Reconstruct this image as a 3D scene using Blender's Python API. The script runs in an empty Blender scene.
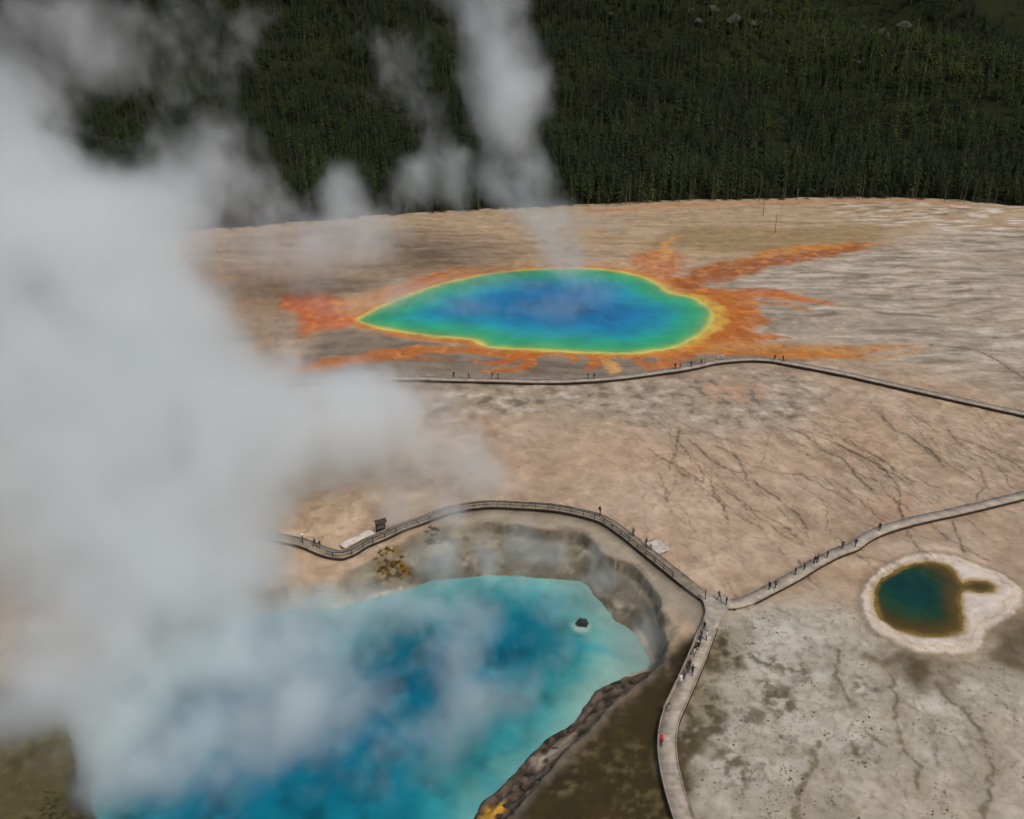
import bpy, bmesh, math, random, time
import numpy as np
from mathutils import Vector
T0 = time.time()
random.seed(11)
rng = np.random.default_rng(11)
sc = bpy.context.scene
COL = sc.collection

# ------------------------------------------------------------------ camera
H = 90.0; PITCH = math.radians(25.84); F = 887.0; CX, CY = 512.0, 409.5
cth, sth = math.cos(PITCH), math.sin(PITCH)

def ray(u, v):
    a = (u - CX) / F; b = (v - CY) / F
    return (a, cth - b * sth, -sth - b * cth)          # right, forward, up

def g(u, v, z=0.0):
    """where the view ray meets the level plane z"""
    d = ray(u, v); t = (z - H) / d[2]
    return (d[0] * t, d[1] * t)

def atY(u, v, Y):
    d = ray(u, v); t = Y / d[1]
    return (d[0] * t, Y, H + d[2] * t)

def gpts(pts, z=0.0):
    return np.array([g(p[0], p[1], z) for p in pts])

cam = bpy.data.objects.new('camera', bpy.data.cameras.new('camera'))
COL.objects.link(cam); sc.camera = cam
cam.location = (0, 0, H); cam.rotation_euler = (math.radians(90) - PITCH, 0, 0)
cam.data.sensor_fit = 'HORIZONTAL'; cam.data.sensor_width = 36; cam.data.lens = F / 1024 * 36
cam.data.clip_start = 0.5; cam.data.clip_end = 8000

# ------------------------------------------------------------------ colour, noise, geometry helpers
def lin(c):
    c = np.asarray(c, float) / 255.0
    return np.where(c <= 0.04045, c / 12.92, ((c + 0.055) / 1.055) ** 2.4)

def lin4(c, k=1.0):
    l = lin(c) * k
    return (float(l[0]), float(l[1]), float(l[2]), 1.0)

def _h(ix, iy, seed):
    h = (ix.astype(np.uint32) * np.uint32(374761393) + iy.astype(np.uint32) * np.uint32(668265263)
         + np.uint32((seed * 1442695041) & 0xffffffff))
    h = (h ^ (h >> np.uint32(13))) * np.uint32(1274126177)
    h = (h ^ (h >> np.uint32(15))) * np.uint32(2246822519)
    return (h ^ (h >> np.uint32(16))).astype(np.float32) * np.float32(2 * math.pi / 4294967296.0)

def gn(x, y, seed=0):
    """gradient noise, about -1..1"""
    x = np.asarray(x, np.float32); y = np.asarray(y, np.float32)
    fx = np.floor(x); fy = np.floor(y)
    ix = fx.astype(np.int64); iy = fy.astype(np.int64); dx = x - fx; dy = y - fy
    u = dx * dx * dx * (dx * (dx * 6 - 15) + 10); v = dy * dy * dy * (dy * (dy * 6 - 15) + 10)
    def c(ox, oy):
        a = _h(ix + ox, iy + oy, seed)
        return np.cos(a) * (dx - ox) + np.sin(a) * (dy - oy)
    n0 = c(0, 0) * (1 - u) + c(1, 0) * u; n1 = c(0, 1) * (1 - u) + c(1, 1) * u
    return (n0 * (1 - v) + n1 * v) * 1.5

def fbm(x, y, scale, oct=4, seed=0, gain=0.5):
    s = 0; a = 1.0; t = 0; f = 1.0 / scale
    for i in range(oct):
        s = s + a * gn(x * f + 17.3 * i, y * f - 9.1 * i, seed + i * 7); t += a; a *= gain; f *= 2.03
    return s / t

def sst(e0, e1, x):
    t = np.clip((x - e0) / (e1 - e0), 0, 1)
    return t * t * (3 - 2 * t)

def catmull(P, n=6, closed=False):
    P = np.asarray(P, float); m = len(P); out = []
    rngs = range(m) if closed else range(m - 1)
    for i in rngs:
        if closed: a, b, c, d = P[(i-1) % m], P[i], P[(i+1) % m], P[(i+2) % m]
        else: a, b, c, d = P[max(i-1, 0)], P[i], P[i+1], P[min(i+2, m-1)]
        for k in range(n):
            t = k / n
            out.append(0.5 * (2*b + (c-a)*t + (2*a-5*b+4*c-d)*t*t + (3*b-a-3*c+d)*t**3))
    if not closed: out.append(P[-1])
    return np.array(out)

def resample(P, step):
    d = np.r_[0, np.cumsum(np.linalg.norm(np.diff(P[:, :2], axis=0), axis=1))]
    n = max(2, int(round(d[-1] / step)) + 1)
    q = np.linspace(0, d[-1], n)
    return np.stack([np.interp(q, d, P[:, i]) for i in range(P.shape[1])], 1)

def seg_dist(x, y, P, closed=False, wid=None):
    """distance to a polyline; with wid, distance minus the local half width"""
    best = np.full(x.shape, 1e9, np.float32)
    m = len(P)
    for i in range(m if closed else m - 1):
        ax, ay = P[i][0], P[i][1]; bx, by = P[(i+1) % m][0], P[(i+1) % m][1]
        ex, ey = bx - ax, by - ay; L = ex*ex + ey*ey + 1e-9
        t = np.clip(((x-ax)*ex + (y-ay)*ey) / L, 0, 1)
        d = np.sqrt((x-ax-t*ex)**2 + (y-ay-t*ey)**2)
        if wid is not None: d = d - (wid[i] + (wid[(i+1) % m] - wid[i]) * t)
        best = np.minimum(best, d)
    return best

def inside(x, y, P):
    r = np.zeros(x.shape, bool); m = len(P); j = m - 1
    for i in range(m):
        xi, yi = P[i][0], P[i][1]; xj, yj = P[j][0], P[j][1]
        if yi != yj:
            c = ((yi > y) != (yj > y)) & (x < (xj - xi) * (y - yi) / (yj - yi) + xi)
            r ^= c
        j = i
    return r

def sdf(x, y, P, far=40.0):
    """signed distance to a closed polygon, negative inside; clipped to far outside"""
    P = np.asarray(P); out = np.full(x.shape, far, np.float32)
    m = (x > P[:, 0].min() - far) & (x < P[:, 0].max() + far) & (y > P[:, 1].min() - far) & (y < P[:, 1].max() + far)
    if m.any():
        xs, ys = x[m], y[m]
        d = seg_dist(xs, ys, P, True); ins = inside(xs, ys, P)
        out[m] = np.where(ins, -d, np.minimum(d, far))
    return out

# ------------------------------------------------------------------ object helpers
def tag(o, label=None, cat=None, group=None, kind=None):
    if label: o['label'] = label
    if cat: o['category'] = cat
    if group: o['group'] = group
    if kind: o['kind'] = kind
    return o

def mesh_np(name, V, Fq, mats=(), smooth=False):
    """mesh from numpy vertices and faces of one size"""
    V = np.asarray(V, np.float32); Fq = np.asarray(Fq, np.int32)
    me = bpy.data.meshes.new(name)
    n, k = Fq.shape
    me.vertices.add(len(V)); me.vertices.foreach_set('co', V.ravel())
    me.loops.add(n * k); me.loops.foreach_set('vertex_index', Fq.ravel())
    me.polygons.add(n)
    me.polygons.foreach_set('loop_start', np.arange(0, n * k, k, dtype=np.int32))
    me.polygons.foreach_set('loop_total', np.full(n, k, np.int32))
    if smooth: me.polygons.foreach_set('use_smooth', np.ones(n, bool))
    me.update(calc_edges=True)
    for m in mats: me.materials.append(m)
    return me

def link(name, me, parent=None, loc=None):
    o = bpy.data.objects.new(name, me); COL.objects.link(o)
    if parent: o.parent = parent
    if loc is not None: o.location = loc
    return o

def empty(name, loc=(0, 0, 0), rz=0.0):
    o = bpy.data.objects.new(name, None); COL.objects.link(o)
    o.location = loc; o.rotation_euler = (0, 0, rz); o.empty_display_size = 0.3
    return o

class MB:
    def __init__(s): s.bm = bmesh.new()
    def box(s, cx, cy, cz, sx, sy, sz, rz=0.0, bev=0.0):
        r = bmesh.ops.create_cube(s.bm, size=1.0); vs = r['verts']
        c, n = math.cos(rz), math.sin(rz)
        for v in vs:
            x, y, z = v.co.x * sx, v.co.y * sy, v.co.z * sz
            v.co = (cx + c*x - n*y, cy + n*x + c*y, cz + z)
        if bev: bmesh.ops.bevel(s.bm, geom=list({e for v in vs for e in v.link_edges}), offset=bev, segments=1, affect='EDGES')
        return s
    def bar(s, a, b, r, n=6, r2=None):
        a, b = Vector(a), Vector(b); d = b - a
        q = d.to_track_quat('Z', 'Y').to_matrix().to_4x4(); q.translation = (a + b) / 2
        bmesh.ops.create_cone(s.bm, cap_ends=True, segments=n, radius1=r, radius2=r if r2 is None else r2, depth=d.length, matrix=q)
        return s
    def mesh(s, name, mats=()):
        me = bpy.data.meshes.new(name); s.bm.to_mesh(me); s.bm.free()
        for m in mats: me.materials.append(m)
        return me

# ------------------------------------------------------------------ materials
def new_mat(name):
    m = bpy.data.materials.new(name); m.use_nodes = True
    nt = m.node_tree; b = nt.nodes['Principled BSDF']
    return m, nt, b

def nd(nt, kind, **kw):
    n = nt.nodes.new(kind)
    for k, v in kw.items():
        if hasattr(n, k): setattr(n, k, v)
        else: n.inputs[k].default_value = v
    return n

def mix_mul(nt, a, b, fac=1.0):
    n = nt.nodes.new('ShaderNodeMix'); n.data_type = 'RGBA'; n.blend_type = 'MULTIPLY'
    n.inputs[0].default_value = fac
    nt.links.new(a, n.inputs[6]); nt.links.new(b, n.inputs[7])
    return n.outputs[2]

def grey_ramp(nt, src, p0, v0, p1, v1):
    r = nt.nodes.new('ShaderNodeMapRange'); r.clamp = True
    for i, x in zip((1, 2, 3, 4), (p0, p1, v0, v1)): r.inputs[i].default_value = x
    nt.links.new(src, r.inputs[0])
    return r.outputs[0]

def simple_mat(name, c, rough=0.85, var=0.2, scale=3.0, spec=0.3, bump=0.0, rnd=0.0):
    m, nt, b = new_mat(name)
    tc = nd(nt, 'ShaderNodeTexCoord')
    n = nd(nt, 'ShaderNodeTexNoise'); n.inputs['Scale'].default_value = scale; n.inputs['Detail'].default_value = 5
    nt.links.new(tc.outputs['Object'], n.inputs['Vector'])
    v = grey_ramp(nt, n.outputs[0], 0.3, 1 - var, 0.7, 1 + var)
    rgb = nd(nt, 'ShaderNodeRGB'); rgb.outputs[0].default_value = lin4(c)
    out = mix_mul(nt, rgb.outputs[0], v)
    if rnd:
        oi = nd(nt, 'ShaderNodeObjectInfo')
        out = mix_mul(nt, out, grey_ramp(nt, oi.outputs['Random'], 0, 1 - rnd, 1, 1 + rnd))
    nt.links.new(out, b.inputs['Base Color'])
    b.inputs['Roughness'].default_value = rough; b.inputs['Specular IOR Level'].default_value = spec
    if bump:
        bp = nd(nt, 'ShaderNodeBump'); bp.inputs['Strength'].default_value = bump; bp.inputs['Distance'].default_value = 0.2
        nt.links.new(n.outputs[0], bp.inputs['Height']); nt.links.new(bp.outputs[0], b.inputs['Normal'])
    return m

# ------------------------------------------------------------------ outlines traced on the ground plane
GP_PX = [(357,320),(370,311),(400,298),(440,284),(480,275),(520,270),(570,268),(610,270),(640,276),(660,285),(672,293),
         (690,296),(704,303),(713,313),(712,323),(704,332),(690,341),(672,348),(650,352),(620,354),(590,353),(550,351),
         (510,349),(488,347),(478,343),(472,340),(440,337),(400,332),(375,327)]
GP = catmull(gpts(GP_PX), 5, True)
WZ = -4.2                                                # level of the crater lake
EX_PX = [(420,586),(439,581),(484,577),(508,576),(531,577),(576,582),(592,593),(607,611),(618,622),(630,629),(643,647),(650,664),
         (640,671),(630,674),(611,683),(594,695),(583,710),(567,727),(545,739),(536,752),(518,768),(501,788),(482,802),
         (470,830),(440,865),(360,900),(240,900),(150,870),(98,819),(92,790),(103,762),(107,738),(92,712),(110,690),(160,655),
         (215,628),(262,612),(320,610),(345,607),(380,596)]
EX = catmull(gpts(EX_PX, WZ), 4, True)
RIM_PX = [(420,534),(450,526),(498,523),(547,532),(574,531),(596,545),(615,561),(629,566),(646,582),(660,602),(663,622),(668,640),
          (664,662),(650,674),(628,690),(606,708),(590,730),(570,746),(552,764),(536,784),(520,802),(500,828),(470,870),(380,930),
          (230,930),(120,890),(74,840),(62,800),(74,765),(72,730),(60,700),(90,660),(150,625),(210,600),(270,590),(330,588),
          (352,572),(385,556),(400,545)]
RIM = catmull(gpts(RIM_PX, 0), 4, True)
OP_PX = [(875,590),(880,581),(893,572),(910,565),(930,562),(948,566),(956,575),(961,583),(966,583),(975,581),(988,582),(995,587),(991,591),
         (978,592),(966,590),(961,592),(960,605),(963,620),(962,630),(950,635),(930,636),(905,632),(888,624),(877,612)]
OP = catmull(gpts(OP_PX), 4, True)
OPR_PX = [(861,600),(866,583),(885,567),(910,556),(940,554),(965,560),(990,569),(1012,581),(1022,592),(1019,606),(1005,620),(986,632),
          (980,645),(968,653),(945,654),(915,650),(890,640),(868,624)]
OPR = catmull(gpts(OPR_PX), 4, True)

# boardwalks (centre lines, pixels -> ground)
DZ = 0.75
FAR_PX = [(210,386),(260,384),(320,380),(345,378),(420,378),(450,379),(500,380),(540,381),(580,380),(620,377),(650,373),(690,367),(715,361.5),
          (745,358.8),(770,359.6),(790,363),(840,372.5),(900,386),(960,399.5),(1024,413.5),(1120,434)]
LOW_PX = [(716,603),(711,621),(704,640),(693,668),(679,699),(670,720),(667,745),(671,775),(684,819),(700,850),(735,905)]
RIGHT_PX = [(718,602),(730,604),(747,600),(767,590),(792,577),(817,562),(837,552),(853,546),(864,538),(882,529.5),(912,520.5),(962,509.5),
            (1024,494.5),(1120,471)]
LEFT_PX = [(714,602),(704,595),(694,586),(680,573),(660,557),(641,542),(622,527),(602,514.5),(574,506.5),(549,502.5),(519,500.5),(488,499.5),
           (459,503),(440,508),(420,516),(400,523),(381,532),(364,543),(344,554),(325,551),(304,542.5),(279,537),(259,533),(200,522),(120,508),(40,500)]
LEFT_PX = [(u, v + (4 if 2 < i < 17 else 2 if i == 2 else 0)) for i, (u, v) in enumerate(LEFT_PX)]
def line(px, step=1.2):
    return resample(catmull(gpts(px, DZ), 8), step)
FARL, LOWL, RIGHTL, LEFTL = [line(p) for p in (FAR_PX, LOW_PX, RIGHT_PX, LEFT_PX)]

# forest edge as y(x)
EDGE_PX = [(-500,250),(0,238),(150,236),(260,228),(350,220),(430,214),(500,211),(560,208),(620,205),(700,202),(800,200),(900,199.5),(960,202),(1024,208),(1300,222)]
EDGE = gpts(EDGE_PX)
def edge_y(x): return np.interp(x, EDGE[:, 0], EDGE[:, 1])

# ------------------------------------------------------------------ the ground: heights and colours
def axis(parts):
    out = [parts[0][0]]
    for a, b, s in parts:
        n = max(1, int(round((b - a) / s))); out += list(np.linspace(a, b, n + 1)[1:])
    return np.array(out, np.float64)
XS = axis([(-2400,-1200,200),(-1200,-600,60),(-600,-330,9),(-330,-150,1.2),(-150,-100,.6),(-100,-45,.4),(-45,115,.26),(115,160,.5),(160,330,.9),(330,600,9),(600,1200,60),(1200,2400,200)])
YS = axis([(-1200,-200,100),(-200,30,10),(30,58,1.0),(58,110,.26),(110,215,.34),(215,330,.55),(330,460,.8),(460,620,6),(620,1200,60)])
GXm, GYm = np.meshgrid(XS.astype(np.float32), YS.astype(np.float32))
X = GXm.ravel(); Y = GYm.ravel(); NV = X.size
print('ground verts', NV, round(time.time() - T0, 1))

core = (np.abs(X) < 340) & (Y > 40) & (Y < 470)
wx = X + 1.6 * fbm(X, Y, 9, 3, 3); wy = Y + 1.6 * fbm(X, Y, 9, 3, 23)        # gently wandering copies of the plan
def rough(amp, sc_, s): return X + amp * fbm(X, Y, sc_, 3, s), Y + amp * fbm(X, Y, sc_, 3, s + 50)

d_ex = sdf(wx * .0 + X + .8 * fbm(X, Y, 5, 3, 91), Y + .8 * fbm(X, Y, 5, 3, 92), EX, 60)
d_rim = sdf(X + 1.2 * fbm(X, Y, 6, 3, 93), Y + 1.2 * fbm(X, Y, 6, 3, 94), RIM, 60)
d_gp = sdf(X + .9 * fbm(X, Y, 6, 3, 181), Y + 1.3 * fbm(X, Y, 6, 3, 182), GP, 90)
d_op = sdf(X + .5 * fbm(X, Y, 2.4, 3, 183), Y + .5 * fbm(X, Y, 2.4, 3, 184), OP, 60)
d_opr = sdf(X + 1.1 * fbm(X, Y, 3, 4, 95, .6), Y + 1.1 * fbm(X, Y, 3, 4, 96, .6), OPR, 60)

n40 = fbm(X, Y, 40, 4, 1); n12 = fbm(X, Y, 12, 4, 2); n4 = fbm(X, Y, 4, 4, 3); n1 = fbm(X, Y, 1.3, 3, 4)
Z = 0.25 * n40 + 0.18 * n12 + 0.07 * n4
# crater: from the rim down to the water and on below it
s_in = np.maximum(-d_rim, 0); s_w = np.maximum(d_ex, 0)
t = np.where(d_ex > 0, s_w / (s_w + s_in + .35), 0)
terr = t + .06 * np.sin(t * 19 + 2.5 * n12) * (t > 0.02) * (t < .98)
prof = np.interp(terr, [0, .08, .3, .55, .72, .86, .93, 1], [.0, .09, .22, .38, .5, .62, .93, 1.0])
inrim = d_rim < 0
rockbank = sst(14, 2, np.abs(d_ex)) * (X > -6) * (Y < 100)
Zc = WZ - .15 + (4.35) * prof + .35 * n4 * np.minimum(1, s_w) * (1 - t) + (.7 * n1 + .6 * n4) * np.minimum(1, s_w) * rockbank
Z = np.where(inrim & (d_ex > 0), Zc + Z * t, Z)
Z = np.where(d_ex <= 0, WZ - .15 - np.minimum(4, .35 * -d_ex), Z)
# the big spring sits in a very shallow bowl; the small pool has a raised lip
Z = np.where(d_gp < 0, -.12 - np.minimum(3, .3 * -d_gp), Z - sst(12, 0, d_gp) * Z)
Z = np.where(d_op < 0, -.12 - np.minimum(3, .5 * -d_op), np.where(d_opr < 0, .14 * sst(0, 2.0, d_op) + .05 * n4, Z + .25 * sst(0, 1.2, -d_opr + 1.2) * (d_opr < 1.2) * 0))
Z = Z - sst(3, 40, Y - edge_y(X)) * 6                   # goes under the hill behind

C = np.zeros((NV, 3), np.float32); C[:] = lin((171, 149, 125))
WET = np.zeros(NV, np.float32)

def paint(w, c, var=0.0):
    global C
    col = lin(c).astype(np.float32)
    w = np.clip(w, 0, 1).astype(np.float32)[:, None]
    C = C * (1 - w) + col * w

def poly(px, feather, warp=2.0, wsc=10.0, seed=0):
    """weight of a region traced on the ground, with a wandering feathered outline"""
    P = catmull(gpts(px), 3, True)
    w = np.zeros(NV, np.float32); m = feather + warp * 2 + 2
    sel = (X > P[:, 0].min() - m) & (X < P[:, 0].max() + m) & (Y > P[:, 1].min() - m) & (Y < P[:, 1].max() + m)
    if sel.any():
        x, y = X[sel], Y[sel]
        x2 = x + warp * fbm(x, y, wsc, 4, seed + 200); y2 = y + warp * fbm(x, y, wsc, 4, seed + 260)
        w[sel] = sst(feather, -feather, sdf(x2, y2, P, feather + 1))
    return w

def stroke(px, hw, feather=0.5, warp=1.5, wsc=8.0, seed=0, world=False):
    """weight of a streak along traced points; hw = half width(s) in metres"""
    P = np.array(px, float) if world else gpts(px)
    W = np.full(len(P), hw, float) if np.isscalar(hw) else np.array(hw, float)
    P = resample(catmull(np.c_[P, W], 4), 2.0 if len(P) < 40 else 3.0)
    w = np.zeros(NV, np.float32); m = P[:, 2].max() + feather + warp * 1.5 + 1
    sel = (X > P[:, 0].min() - m) & (X < P[:, 0].max() + m) & (Y > P[:, 1].min() - m) & (Y < P[:, 1].max() + m)
    if sel.any():
        x, y = X[sel], Y[sel]
        if warp:
            x2 = x + warp * fbm(x, y, wsc, 3, seed + 300); y2 = y + warp * fbm(x, y, wsc, 3, seed + 360)
        else: x2, y2 = x, y
        w[sel] = sst(feather, -feather, seg_dist(x2, y2, P, False, P[:, 2]))
    return w

# --- broad tones of the sinter plain
fl = np.array(g(890, 500)) - np.array(g(820, 450)); fl /= np.linalg.norm(fl)       # run-off direction on the middle plain
fa, fb = X * fl[0] + Y * fl[1], -X * fl[1] + Y * fl[0]                             # along / across it
st1 = fbm(fa / 5.0, fb, 5, 4, 31); st2 = fbm(fa / 4.0 + 2 * n12, fb + 1.5 * n12, 2.2, 4, 32)
paint(.55 * sst(.0, .5, n40 + .4 * n12), (182, 158, 132)); paint(.5 * sst(.05, .5, -n40 + .5 * st1), (150, 134, 116))
paint(.35 * sst(.1, .5, st2), (186, 168, 146)); paint(.35 * sst(.1, .5, -st2), (132, 114, 98))
paint(.5 * sst(.05, .45, fbm(X, Y, 22, 4, 33)), (176, 148, 118)); paint(.45 * sst(.05, .4, fbm(X + 6 * n12, Y, 17, 4, 34)), (190, 172, 150)); paint(.4 * sst(.1, .4, fbm(X + 4 * n12, Y, 13, 4, 39)), (146, 128, 104))
paint(.4 * sst(.12, .4, n4 + .6 * n12), (192, 176, 154)); paint(.35 * sst(.12, .4, -n4 - .6 * n12), (138, 118, 98))
pl = np.abs(fbm(X + 5 * n12, Y + 5 * n4, 15, 3, 54)); paint(.5 * sst(.035, .0, pl) * sst(-.3, .3, n40), (128, 108, 86))
# upper right: long level streaks of white sinter and grey wash
Wu = poly([(690,300),(760,262),(880,232),(940,222),(1160,215),(1160,420),(1000,385),(900,362),(820,345),(760,335)], 9, 6, 25, 1)
sx = fbm(X / 5 + 1.2 * n12 + .5 * n4, Y + 7 * fbm(X, Y, 45, 3, 35) + 1.2 * n12, 4.2, 4, 36); sx2 = fbm(X / 6 + n12, Y + 9 * fbm(X, Y, 55, 3, 37), 13, 4, 38)
paint(Wu * .8, (164, 153, 136)); paint(Wu * .7 * sst(.05, .45, sx + .5 * sx2), (198, 188, 172)); paint(Wu * .75 * sst(.05, .42, -sx + .4 * sx2), (112, 102, 85))
sx3 = fbm(X / 3.5 + 2 * n12 + n4, Y + 5 * fbm(X, Y, 30, 3, 185) + 1.5 * n12, 2.2, 4, 186); paint(Wu * .45 * sst(.1, .45, sx3 * (1 + n40)), (200, 190, 174)); paint(Wu * .4 * sst(.1, .45, -sx3), (112, 102, 86)); paint(Wu * .4 * sst(.05, .5, fbm(X, Y, 34, 4, 190)), (176, 152, 124))
paint(Wu * .5 * sst(.1, .5, sx2), (186, 176, 160)); paint(Wu * .45 * sst(.1, .5, -sx2), (128, 120, 104))
# far strip under the trees: tan and olive, white crusts at the right
Wf = poly([(180,240),(420,215),(620,200),(900,192),(1200,200),(1200,222),(960,232),(860,246),(700,262),(560,262),(400,272),(180,330)], 8, 5, 20, 2)
paint(Wf * .85, (168, 146, 116)); paint(Wf * .5 * sst(.0, .5, sx), (190, 168, 136)); paint(Wf * .5 * sst(.0, .5, -sx - .3 * sx2), (126, 108, 78)); paint(Wf * .4 * sst(.1, .5, fbm(X, Y, 26, 4, 188)), (184, 152, 112))
paint(poly([(640,246),(700,226),(800,228),(880,226),(870,244),(780,252),(700,250)], 4, 5, 14, 3) * .6, (138, 116, 72))
paint(poly([(840,206),(900,200),(1100,206),(1100,236),(960,232),(860,222)], 6, 5, 14, 4) * .85 * sst(.02, .3, fbm(X / 4, Y, 3, 4, 41)), (208, 200, 190))
paint(poly([(830,204),(960,202),(960,216),(860,216)], 6, 5, 14, 5) * .7 * sst(.05, .3, fbm(X / 4, Y, 3, 4, 42)), (84, 78, 62))
paint(stroke([(590,212),(700,204),(900,201),(960,205)], 2.0, 2.5, 2, 9, 6) * .7, (186, 128, 78))
# left: brown flats behind and beside the spring
Wl = poly([(100,300),(230,235),(420,228),(540,250),(470,270),(380,292),(340,312),(300,345),(240,372),(60,380)], 9, 6, 22, 7)
paint(Wl * .8, (146, 124, 100)); paint(Wl * .45 * sst(.0, .45, sx), (178, 158, 134)); paint(Wl * .45 * sst(.0, .45, -sx), (102, 86, 66)); paint(Wl * .4 * sst(.1, .5, fbm(X, Y, 20, 4, 189)), (132, 104, 72))
paint(poly([(180,268),(250,262),(300,290),(270,312),(200,300)], 8, 6, 20, 8) * .5, (142, 106, 66))
# grey silt between the spring and the far boardwalk
Wg = poly([(330,330),(400,337),(480,350),(600,358),(700,352),(780,346),(800,360),(740,362),(690,372),(600,382),(480,386),(340,384),(300,368)], 4, 3, 10, 9)
paint(Wg * .85, (118, 108, 95)); paint(Wg * .5 * sst(.0, .4, sx), (142, 130, 112)); paint(Wg * .5 * sst(0, .4, -sx), (92, 84, 74))
# below the far boardwalk: pale grey mottling
Wm = poly([(430,384),(600,384),(700,378),(760,372),(820,390),(800,420),(700,440),(640,430),(560,410),(440,420)], 7, 6, 14, 10)
paint(Wm * .6, (152, 142, 126)); paint(Wm * .7 * sst(.12, .4, n4 + .5 * n12), (190, 182, 168)); paint(Wm * .7 * sst(.1, .4, -n4 - .3 * st2), (104, 94, 80))
paint(poly([(703,384),(740,380),(775,388),(770,397),(735,402),(705,404)], 2.4, 2.5, 6, 11) * .42 * sst(-.4, .3, n4 + .4 * sx) * sst(26, 0, X - float(g(725, 392)[0])), (188, 126, 80))
paint(poly([(764,310),(790,314),(808,324),(800,332),(772,332),(762,322)], 3.0, 5, 9, 187) * .6 * sst(-.35, .3, sx + .6 * n4), (98, 93, 84))
# pinkish apron between the boardwalks
paint(poly([(520,450),(700,420),(820,470),(760,560),(690,560),(600,505),(540,490)], 10, 8, 25, 12) * .35, (186, 160, 134))
paint(poly([(600,470),(660,478),(720,500),(700,530),(630,510)], 7, 5, 15, 13) * .5, (192, 172, 148))
paint(poly([(880,500),(910,492),(916,512),(900,524),(878,520)], 3, 3, 9, 14) * .5, (172, 132, 106))
# --- lower right flat: pale grey-green sinter
Wp = poly([(712,640),(722,618),(752,612),(800,603),(850,606),(868,630),(900,652),(960,664),(1010,640),(1100,600),(1300,700),(1100,1000),(700,1000),(668,770),(684,705)], 4, 3.5, 8, 15)
paint(Wp, (168, 162, 144)); paint(Wp * .7 * sst(-.05, .4, fbm(X, Y, 16, 4, 44)), (182, 179, 164)); paint(Wp * .55 * sst(.05, .45, fbm(X, Y, 10, 4, 45)), (148, 144, 126))
paint(Wp * .5 * sst(.1, .5, fbm(X, Y, 14, 4, 46)), (172, 158, 138)); paint(Wp * .5 * sst(.15, .5, n4), (192, 188, 174))
paint(Wp * .4 * sst(.12, .4, fbm(X, Y, 2.2, 4, 47) + .35 * n12), (126, 117, 96)); paint(Wp * .55 * sst(.0, .35, fbm(X, Y, 7, 4, 56)), (194, 191, 178))
paint(Wp * .4 * sst(.2, .4, n1 + .5 * fbm(X, Y, 9, 3, 57)), (108, 99, 78)); paint(Wp * .35 * sst(.15, .4, -n1 + .3 * n4), (200, 196, 184))
sp1 = fbm(X, Y, .9, 2, 58); paint(Wp * .75 * sst(.38, .5, sp1) * sst(-.1, .3, fbm(X, Y, 8, 3, 59)), (76, 68, 50))
paint(poly([(800,800),(900,760),(1050,740),(1100,900),(800,900)], 5, 6, 16, 16) * .35, (164, 150, 130))
# olive growth along the right side of the lower boardwalk
Wo = poly([(722,628),(740,640),(738,662),(722,668),(716,690),(722,722),(708,752),(694,768),(706,819),(690,850),(668,800),(664,742),(680,706),(700,660)], 2.0, 3, 5, 17)
paint(Wo * .6, (106, 96, 66)); paint(Wo * .95 * sst(-.3, .15, n4 + .4 * n1), (72, 64, 38))
for (u, v, r, s) in [(705,726,1.7,1),(714,728,1.0,2),(792,668,2.2,3),(770,694,2.6,4),(740,770,2.2,5),(778,704,2.0,6),(728,752,1.6,7),(765,660,1.6,8),(754,716,1.8,9),(868,686,1.6,10),(860,752,1.4,11)]:
    paint(stroke([(u-3,v),(u+3,v+1)], r, 1.2, 2.0, 3, s + 20) * sst(-.35, .3, n1 + n4) * .8, (92, 86, 62))
# brown wash below the small pool
paint(poly([(866,642),(900,652),(960,660),(984,652),(1000,626),(1100,600),(1100,668),(1030,676),(980,668),(940,690),(918,684),(884,668),(862,655)], 2.2, 4, 6, 18) * (.5 + .5 * sst(-.3, .3, n4)), (112, 98, 74))
paint(poly([(900,655),(926,656),(936,676),(918,692),(900,676)], 1.6, 3, 4, 19) * .8, (76, 64, 38))
paint(poly([(1000,632),(1080,610),(1080,664),(1010,668)], 3, 3, 6, 20) * .7, (92, 80, 60))
# --- olive bank between lower boardwalk and crater lake
Wb = poly([(668,650),(700,640),(690,672),(672,706),(664,745),(672,790),(690,850),(660,940),(430,960),(480,850),(510,808),(540,782),(572,748),(604,710),(640,682)], 1.6, 1.6, 5, 21)
paint(Wb, (58, 49, 18)); paint(Wb * .6 * sst(0, .4, n12), (50, 46, 15)); paint(Wb * .4 * sst(.05, .45, fbm(X, Y, 6, 4, 48)), (70, 54, 24))
paint(Wb * .35 * sst(.1, .5, n1), (50, 44, 22))
for (px, hw, s) in [([(612,770),(622,752),(632,744)], 1.5, 31), ([(618,778),(634,768),(640,772)], 1.2, 32), ([(632,806),(650,800),(664,816)], 2.4, 33), ([(560,790),(580,756),(600,738)], 1.1, 34),
                    ([(548,784),(560,790),(572,782)], 1.8, 35), ([(620,690),(640,680)], .8, 36), ([(600,828),(640,822)], 1.8, 37)]:
    paint(stroke(px, hw, .9, 1.8, 3, s) * sst(-.2, .5, 1.3 * n1 + .4 * n4) * .42, (112, 100, 70))
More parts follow.
